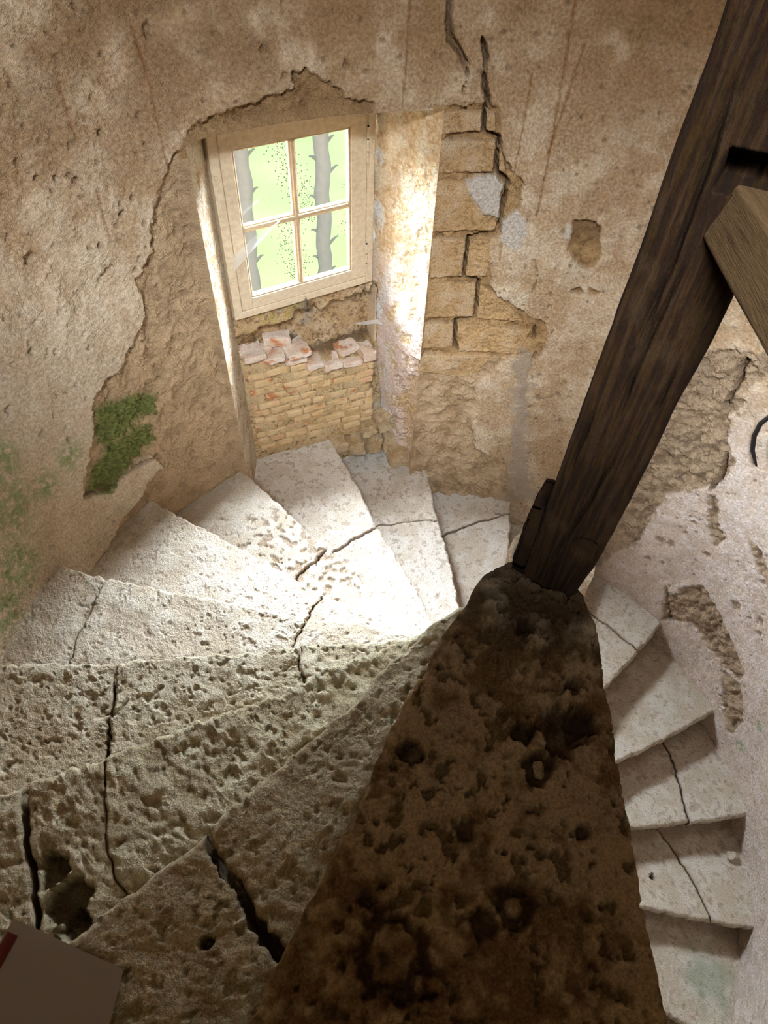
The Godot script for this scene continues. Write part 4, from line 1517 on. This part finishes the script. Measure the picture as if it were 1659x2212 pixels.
func build_post() -> void:
	var cracks := []
	for l in POST_CRACKS:
		var v := PackedVector2Array()
		for i in l.size() / 2:
			v.append(Vector2(l[2 * i], l[2 * i + 1]))
		cracks.append(v)
	var ol := round_rect(0.029, 0.157, 0.0, 0.13, [0.008, 0.012, 0.01, 0.01], 0.0022)
	var n := ol.size()
	var rows := 420
	var p := PackedVector3Array()
	var c := PackedColorArray()
	var ca := lin(52, 36, 22)
	var cb := lin(34, 23, 14)
	var cg := lin(62, 47, 32)
	for j in n + 1:
		var q := ol[j % n]
		var prev := ol[(j + n - 1) % n]
		var nxt := ol[(j + 1) % n]
		var tan := (nxt - prev).normalized()
		var out := Vector2(tan.y, -tan.x)
		for i in rows + 1:
			var y := -0.01 + 1.95 * i / rows
			var s := q.x * 1.3 + q.y * 2.1
			var g := nc.get_noise_3d(q.x * 2.6, y * 0.11, q.y * 2.6)
			var g2 := nf.get_noise_3d(q.x * 2.2, y * 0.09, q.y * 2.2)
			var l := nb.get_noise_3d(q.x, y * 0.5, q.y)
			var d := g * 0.0022 + g2 * 0.0011 + l * 0.004
			var w := q
			# the foot draws in on the right, the arrises are worn
			w.x -= 0.012 * smoothstep(0.14, -0.02, y) * smoothstep(0.10, 0.157, q.x)
			var col := cb.lerp(ca, smoothstep(-0.4, 0.35, g + 0.6 * g2 + 0.4 * l))
			col = col.lerp(cg, 0.5 * smoothstep(0.1, 0.5, nb.get_noise_3d(q.x * 1.5 + 7.0, y * 0.8, q.y * 1.5)))
			if q.y < 0.002:
				for cr in cracks:
					var dist := sd_line(Vector2(q.x + 0.0015 * g + 0.003 * l, y), cr)
					if dist < 0.006:
						var ends := minf(absf(y - cr[0].y), absf(y - cr[cr.size() - 1].y))
						var m := (1.0 - smoothstep(0.0008, 0.0036, dist)) * smoothstep(0.0, 0.09, ends)
						d -= 0.014 * m
						col = col.lerp(lin(40, 28, 18), 0.8 * m)
				# a shallow hollow low down and the mortise above the rail
				var hol := Vector2((q.x - 0.125) / 0.035, (y - 0.155) / 0.035).length()
				d -= 0.010 * smoothstep(1.0, 0.5, hol)
				var mo := maxf(absf(q.x - 0.116) / 0.030, absf(y - 0.845) / 0.020)
				d -= 0.045 * smoothstep(1.05, 0.95, mo)
			w += out * d
			p.append(PO + PU * w.x + PB * w.y + Vector3(0, y + 0.002, 0))
			c.append(col)
	var post := root("timber_post")
	tag(post, "dark weathered square timber post rising from the top stone step", "post")
	obj("shaft", grid_mesh(p, c, n, rows), M.wood, post)
	# the stub of an old brace at its foot
	var o := obj("foot_wedge", worn_block(Vector3(0.036, 0.20, 0.11), 0.010, 0.006, 3.0, ca, cb, 9), M.wood, post)
	o.transform = Transform3D(Basis(PU, Vector3.UP, -PB).rotated(PB, 0.0), PO + PU * 0.017 + PB * 0.06 + Vector3(0, 0.095, 0))
	# the rail that runs from the post towards the viewer
	var ol2 := PackedVector2Array()
	for q in round_rect(-0.007, 0.083, 0.769, 0.834, [0.005, 0.005, 0.005, 0.005], 0.003):
		ol2.append(q + Vector2((q.y - 0.80) * 0.2, 0))
	var m := ol2.size()
	p = PackedVector3Array()
	c = PackedColorArray()
	var rr := 260
	for j in m + 1:
		var q := ol2[j % m]
		for i in rr + 1:
			var z := 0.083 + 1.25 * i / rr + 0.4 * (q.x) * smoothstep(0.1, 0.0, float(i) / rr)
			var g := nc.get_noise_3d(q.x * 1.6, q.y * 1.6 + 3.0, z * 0.12)
			var kn := nb.get_noise_3d(q.x, q.y, z * 0.4)
			var d := Vector2(q.x - 0.038, q.y - 0.80).normalized() * (g * 0.0008 + kn * 0.001)
			p.append(Vector3(q.x + d.x, q.y + d.y, z))
			c.append(lin(84, 66, 46).lerp(lin(58, 42, 28), smoothstep(-0.1, 0.4, g + 0.8 * kn)))
	var rail := root("hand_rail")
	tag(rail, "lighter sawn wooden rail fixed to the post at upper right", "rail")
	obj("beam", grid_mesh(p, c, m, rr), M.rail, rail)
	var cap := tool()
	var cen := Vector3(0.04, 0.80, 0.10)
	for j in m:
		var a := p[j * (rr + 1)]
		var b := p[(j + 1) * (rr + 1)]
		var f := [cen, a, b] if (a - cen).cross(b - cen).dot(Vector3(0, 0, -1)) < 0 else [cen, b, a]
		for q in f:
			cap.set_color(lin(84, 62, 42))
			cap.set_normal(Vector3(0, 0, -1))
			cap.add_vertex(q)
	obj("sawn_end", cap.commit(), M.rail, rail)


# ------------------------------------------------------------------ small things
func build_small_things() -> void:
	# a sheet lying on the second step, bottom left
	var y := -0.147
	var quad := [Vector2(-0.956, 0.708), Vector2(-0.757, 0.768), Vector2(-0.762, 1.02), Vector2(-1.015, 0.94)]
	var p := PackedVector3Array()
	var c := PackedColorArray()
	for i in 31:
		for j in 31:
			var u := i / 30.0
			var v := j / 30.0
			var q: Vector2 = quad[0].lerp(quad[1], u).lerp(quad[3].lerp(quad[2], u), v)
			p.append(Vector3(q.x, y + 0.004 * sin(u * 3.0) + 0.010 * pow(1.0 - u, 3.0) + 0.002 * na.get_noise_2d(q.x, q.y), q.y))
			c.append(lin(168, 158, 148).lerp(lin(140, 140, 148), 0.7 * smoothstep(0.55, 0.75, v - 0.2 * u)))  # off-white paper greyed: shadow of the viewer put into its colour
	var paper := root("paper_leaflet")
	tag(paper, "plain off-white paper sheet lying on the stone step at bottom left", "paper")
	var pm: Material = M.vc
	obj("sheet", grid_mesh(flip_u(p, 30, 30), flip_c(c, 30, 30), 30, 30), pm, paper)
	p = PackedVector3Array()
	c = PackedColorArray()
	for i in 5:
		for j in 21:
			var u := 0.002 + 0.10 * i / 4.0
			var v := 0.075 + 0.9 * j / 20.0
			var q: Vector2 = quad[0].lerp(quad[1], u).lerp(quad[3].lerp(quad[2], u), v)
			p.append(Vector3(q.x, y + 0.0135 - 0.002 * absf(i - 2.0), q.y))
			c.append(lin(108, 46, 34))
	var band := obj("red_band", grid_mesh(flip_u(p, 4, 20), flip_c(c, 4, 20), 4, 20), pm, paper)
	band.set_meta("label", "dark red strip along the left edge")
	# stone chips
	var chip := obj("stone_chip", worn_block(Vector3(0.042, 0.038, 0.045), 0.012, 0.016, 9.0, lin(226, 214, 198), lin(206, 192, 172), 6), M.tread)
	chip.position = polar(1.7, 1.446, -2.38 + 0.016)
	tag(chip, "small white stone chip lying on the right flight", "stone")
	var chip2 := obj("stone_chip", worn_block(Vector3(0.018, 0.014, 0.030), 0.005, 0.006, 4.0, lin(190, 170, 140), lin(160, 140, 110), 5), M.tread)
	chip2.position = Vector3(-0.081, -0.012, 0.461)
	tag(chip2, "small pale stone chip in a hole of the dark top step", "stone")
	# cobwebs
	web([Vector3(-0.955, -0.055, -1.26), Vector3(-0.90, -0.02, -1.33), Vector3(-0.80, 0.03, -1.385), Vector3(-0.955, -0.10, -1.25)], "thick white cobweb stretched from the left niche side to the window bar")
	web([niche(0.60, 0.20, -0.50), niche(0.72, 0.22, -0.52), niche(0.73, 0.20, -0.535), niche(0.66, 0.20, -0.52)], "faint cobweb under the right end of the window")
	# a twig on the ninth step, a thread at the post, bent iron on the right wall
	var st := tool()
	add_tube(st, PackedVector3Array([polar(279.0, 1.40, -1.522), polar(280.0, 1.405, -1.518), polar(281.2, 1.395, -1.522)]), PackedFloat32Array([0.002, 0.002, 0.001]), 6, lin(90, 72, 54))
	tag(obj("twig", st.commit(), M.vc), "thin dark twig on the cracked pale step by the post", "twig")
	st = tool()
	var pts := PackedVector3Array()
	var rad := PackedFloat32Array()
	for i in 9:
		var t := i / 8.0
		pts.append(Vector3(0.050 + 0.012 * t + 0.004 * sin(t * 9.0), 0.03 - 0.11 * t, 0.085 + 0.045 * t))
		rad.append(0.0008)
	add_tube(st, pts, rad, 5, lin(196, 150, 84))
	tag(obj("thread", st.commit(), M.vc), "frayed straw coloured thread hanging at the foot of the post", "thread")
	st = tool()
	pts = PackedVector3Array()
	rad = PackedFloat32Array()
	for q in [[324.0, -0.40], [321.0, -0.385], [318.5, -0.395], [315.6, -0.43], [314.9, -0.49], [315.1, -0.55], [316.0, -0.61], [317.8, -0.665]]:
		pts.append(polar(q[0], R - 0.035, q[1]))
		rad.append(0.009)
	rad[7] = 0.004
	add_tube(st, pts, rad, 8)
	tag(obj("bent_iron", st.commit(), M.iron), "curved dark iron hook standing off the wall at the right edge", "hook")


func web(q: Array, label: String) -> void:
	var p := PackedVector3Array()
	for i in 13:
		for j in 7:
			var u := i / 12.0
			var v := j / 6.0
			var a: Vector3 = q[0].lerp(q[1], minf(u * 2.0, 1.0)) if u < 0.5 else q[1].lerp(q[2], u * 2.0 - 1.0)
			var b: Vector3 = q[3].lerp(q[2], pow(u, 0.8))
			p.append(a.lerp(b, v) - Vector3(0, 0.006 * sin(v * PI), 0))
	var o := obj("cobweb", grid_mesh(p, PackedColorArray(), 12, 6), M.web)
	tag(o, label, "cobweb")


# ------------------------------------------------------------------ outside
func build_outside() -> void:
	var p := PackedVector3Array()
	var c := PackedColorArray()
	for i in 101:
		for j in 101:
			var x := -42.0 + 80.0 * i / 100.0
			var z := -62.0 + 60.6 * j / 100.0
			p.append(Vector3(x, -4.2 + 0.05 * na.get_noise_2d(x * 0.2, z * 0.2), z))
			c.append(lin(104, 128, 70).lerp(lin(118, 138, 84), smoothstep(-0.3, 0.3, na.get_noise_2d(x * 0.4, z * 0.4))))
	var lawn := obj("ground", grid_mesh(flip_u(p, 100, 100), flip_c(c, 100, 100), 100, 100), M.vc)
	structure(lawn, "bright lawn outside the window")
	rng.seed = 99
	trunk(Vector3(-2.07, -4.2, -5.80), Vector3(-1.78, 4.5, -6.05), 0.080, "grey conifer trunk with curved branch stubs seen in the left panes")
	trunk(Vector3(-1.27, -4.2, -6.36), Vector3(-1.16, 4.5, -6.40), 0.082, "grey conifer trunk with curved branch stubs seen in the right panes")
	for b in [[Vector3(-1.95, -1.35, -6.6), Vector3(-1.45, -2.6, -6.75), "bare hanging twigs outside the upper left pane"], [Vector3(-1.65, -2.55, -6.6), Vector3(-1.62, -3.4, -6.5), "bare hanging twigs outside the lower left pane"], [Vector3(-0.70, -1.55, -6.9), Vector3(-0.95, -2.7, -6.8), "thin twigs with small leaves right of the right trunk"]]:
		twigs(b[0], b[1], b[2])


func trunk(a: Vector3, b: Vector3, r: float, label: String) -> void:
	var t := root("tree", a)
	tag(t, label, "tree")
	var pts := PackedVector3Array()
	var rad := PackedFloat32Array()
	for i in 60:
		var k := i / 59.0
		pts.append((b - a) * k + Vector3(0.014 * sin(i * 1.7), 0, 0.01 * cos(i * 1.3)))
		rad.append(r * (1.1 - 0.3 * k) * (1.0 + 0.05 * sin(i * 2.9)))
	var st := tool()
	add_tube(st, pts, rad, 16, lin(62, 60, 62))
	obj("trunk", st.commit(), M.vc, t)
	var side := Vector3(0.8354, 0, -0.5497)
	var y := 0.7
	var k := 0
	while y < 3.9:
		var sgn := 1.0 if k % 2 == 0 else -1.0
		var u := y / (b.y - a.y)
		var o := (b - a) * u + side * sgn * r * 0.75
		var l := rng.randf_range(0.09, 0.16)
		var q := PackedVector3Array()
		var w := PackedFloat32Array()
		for i in 9:
			var f := i / 8.0
			q.append(o + side * sgn * l * (0.95 * sin(f * 1.6)) + Vector3(0, l * (1.15 * f - 0.75 * f * f * f), 0) + Vector3(0, 0, 0.02 * f))
			w.append(0.020 * (1.0 - f) + 0.002)
		st = tool()
		add_tube(st, q, w, 7, lin(52, 52, 50))
		obj("branch_stub", st.commit(), M.vc, t)
		y += rng.randf_range(0.14, 0.24)
		k += 1


func twigs(a: Vector3, b: Vector3, label: String) -> void:
	var st := tool()
	var lf := tool()
	for n in 9:
		var s := a.lerp(b, n / 9.0)
		var e := a.lerp(b, minf(1.0, n / 9.0 + 0.35)) + Vector3(rng.randf_range(-0.2, 0.2), rng.randf_range(-0.1, 0.1), rng.randf_range(-0.1, 0.1))
		var q := PackedVector3Array()
		var w := PackedFloat32Array()
		for i in 6:
			var f := i / 5.0
			q.append(s.lerp(e, f) + Vector3(0.03 * sin(f * 5.0 + n), 0.03 * sin(f * 4.0), 0))
			w.append(0.005 * (1.0 - 0.8 * f))
		add_tube(st, q, w, 5, lin(120, 112, 100))
		for i in 34:
			var m: Vector3 = s.lerp(e, rng.randf()) + Vector3(rng.randf_range(-0.12, 0.12), rng.randf_range(-0.12, 0.05), rng.randf_range(-0.1, 0.1))
			var d := Vector3(rng.randf_range(-1, 1), rng.randf_range(-1, 0.3), rng.randf_range(-0.5, 0.5)).normalized() * 0.022
			var sd := d.cross(Vector3(0.3, 0.2, 1)).normalized() * 0.006
			for v in [m, m + d * 0.5 + sd, m + d, m, m + d, m + d * 0.5 - sd]:
				lf.set_color(lin(96, 112, 66))
				lf.set_normal(Vector3(0, 0.5, 0.8).normalized())
				lf.add_vertex(v)
	var t := root("tree_branch")
	tag(t, label, "branch")
	obj("twig", st.commit(), M.vc, t).set_meta("kind", "stuff")
	obj("leaves", lf.commit(), M.vc, t).set_meta("kind", "stuff")
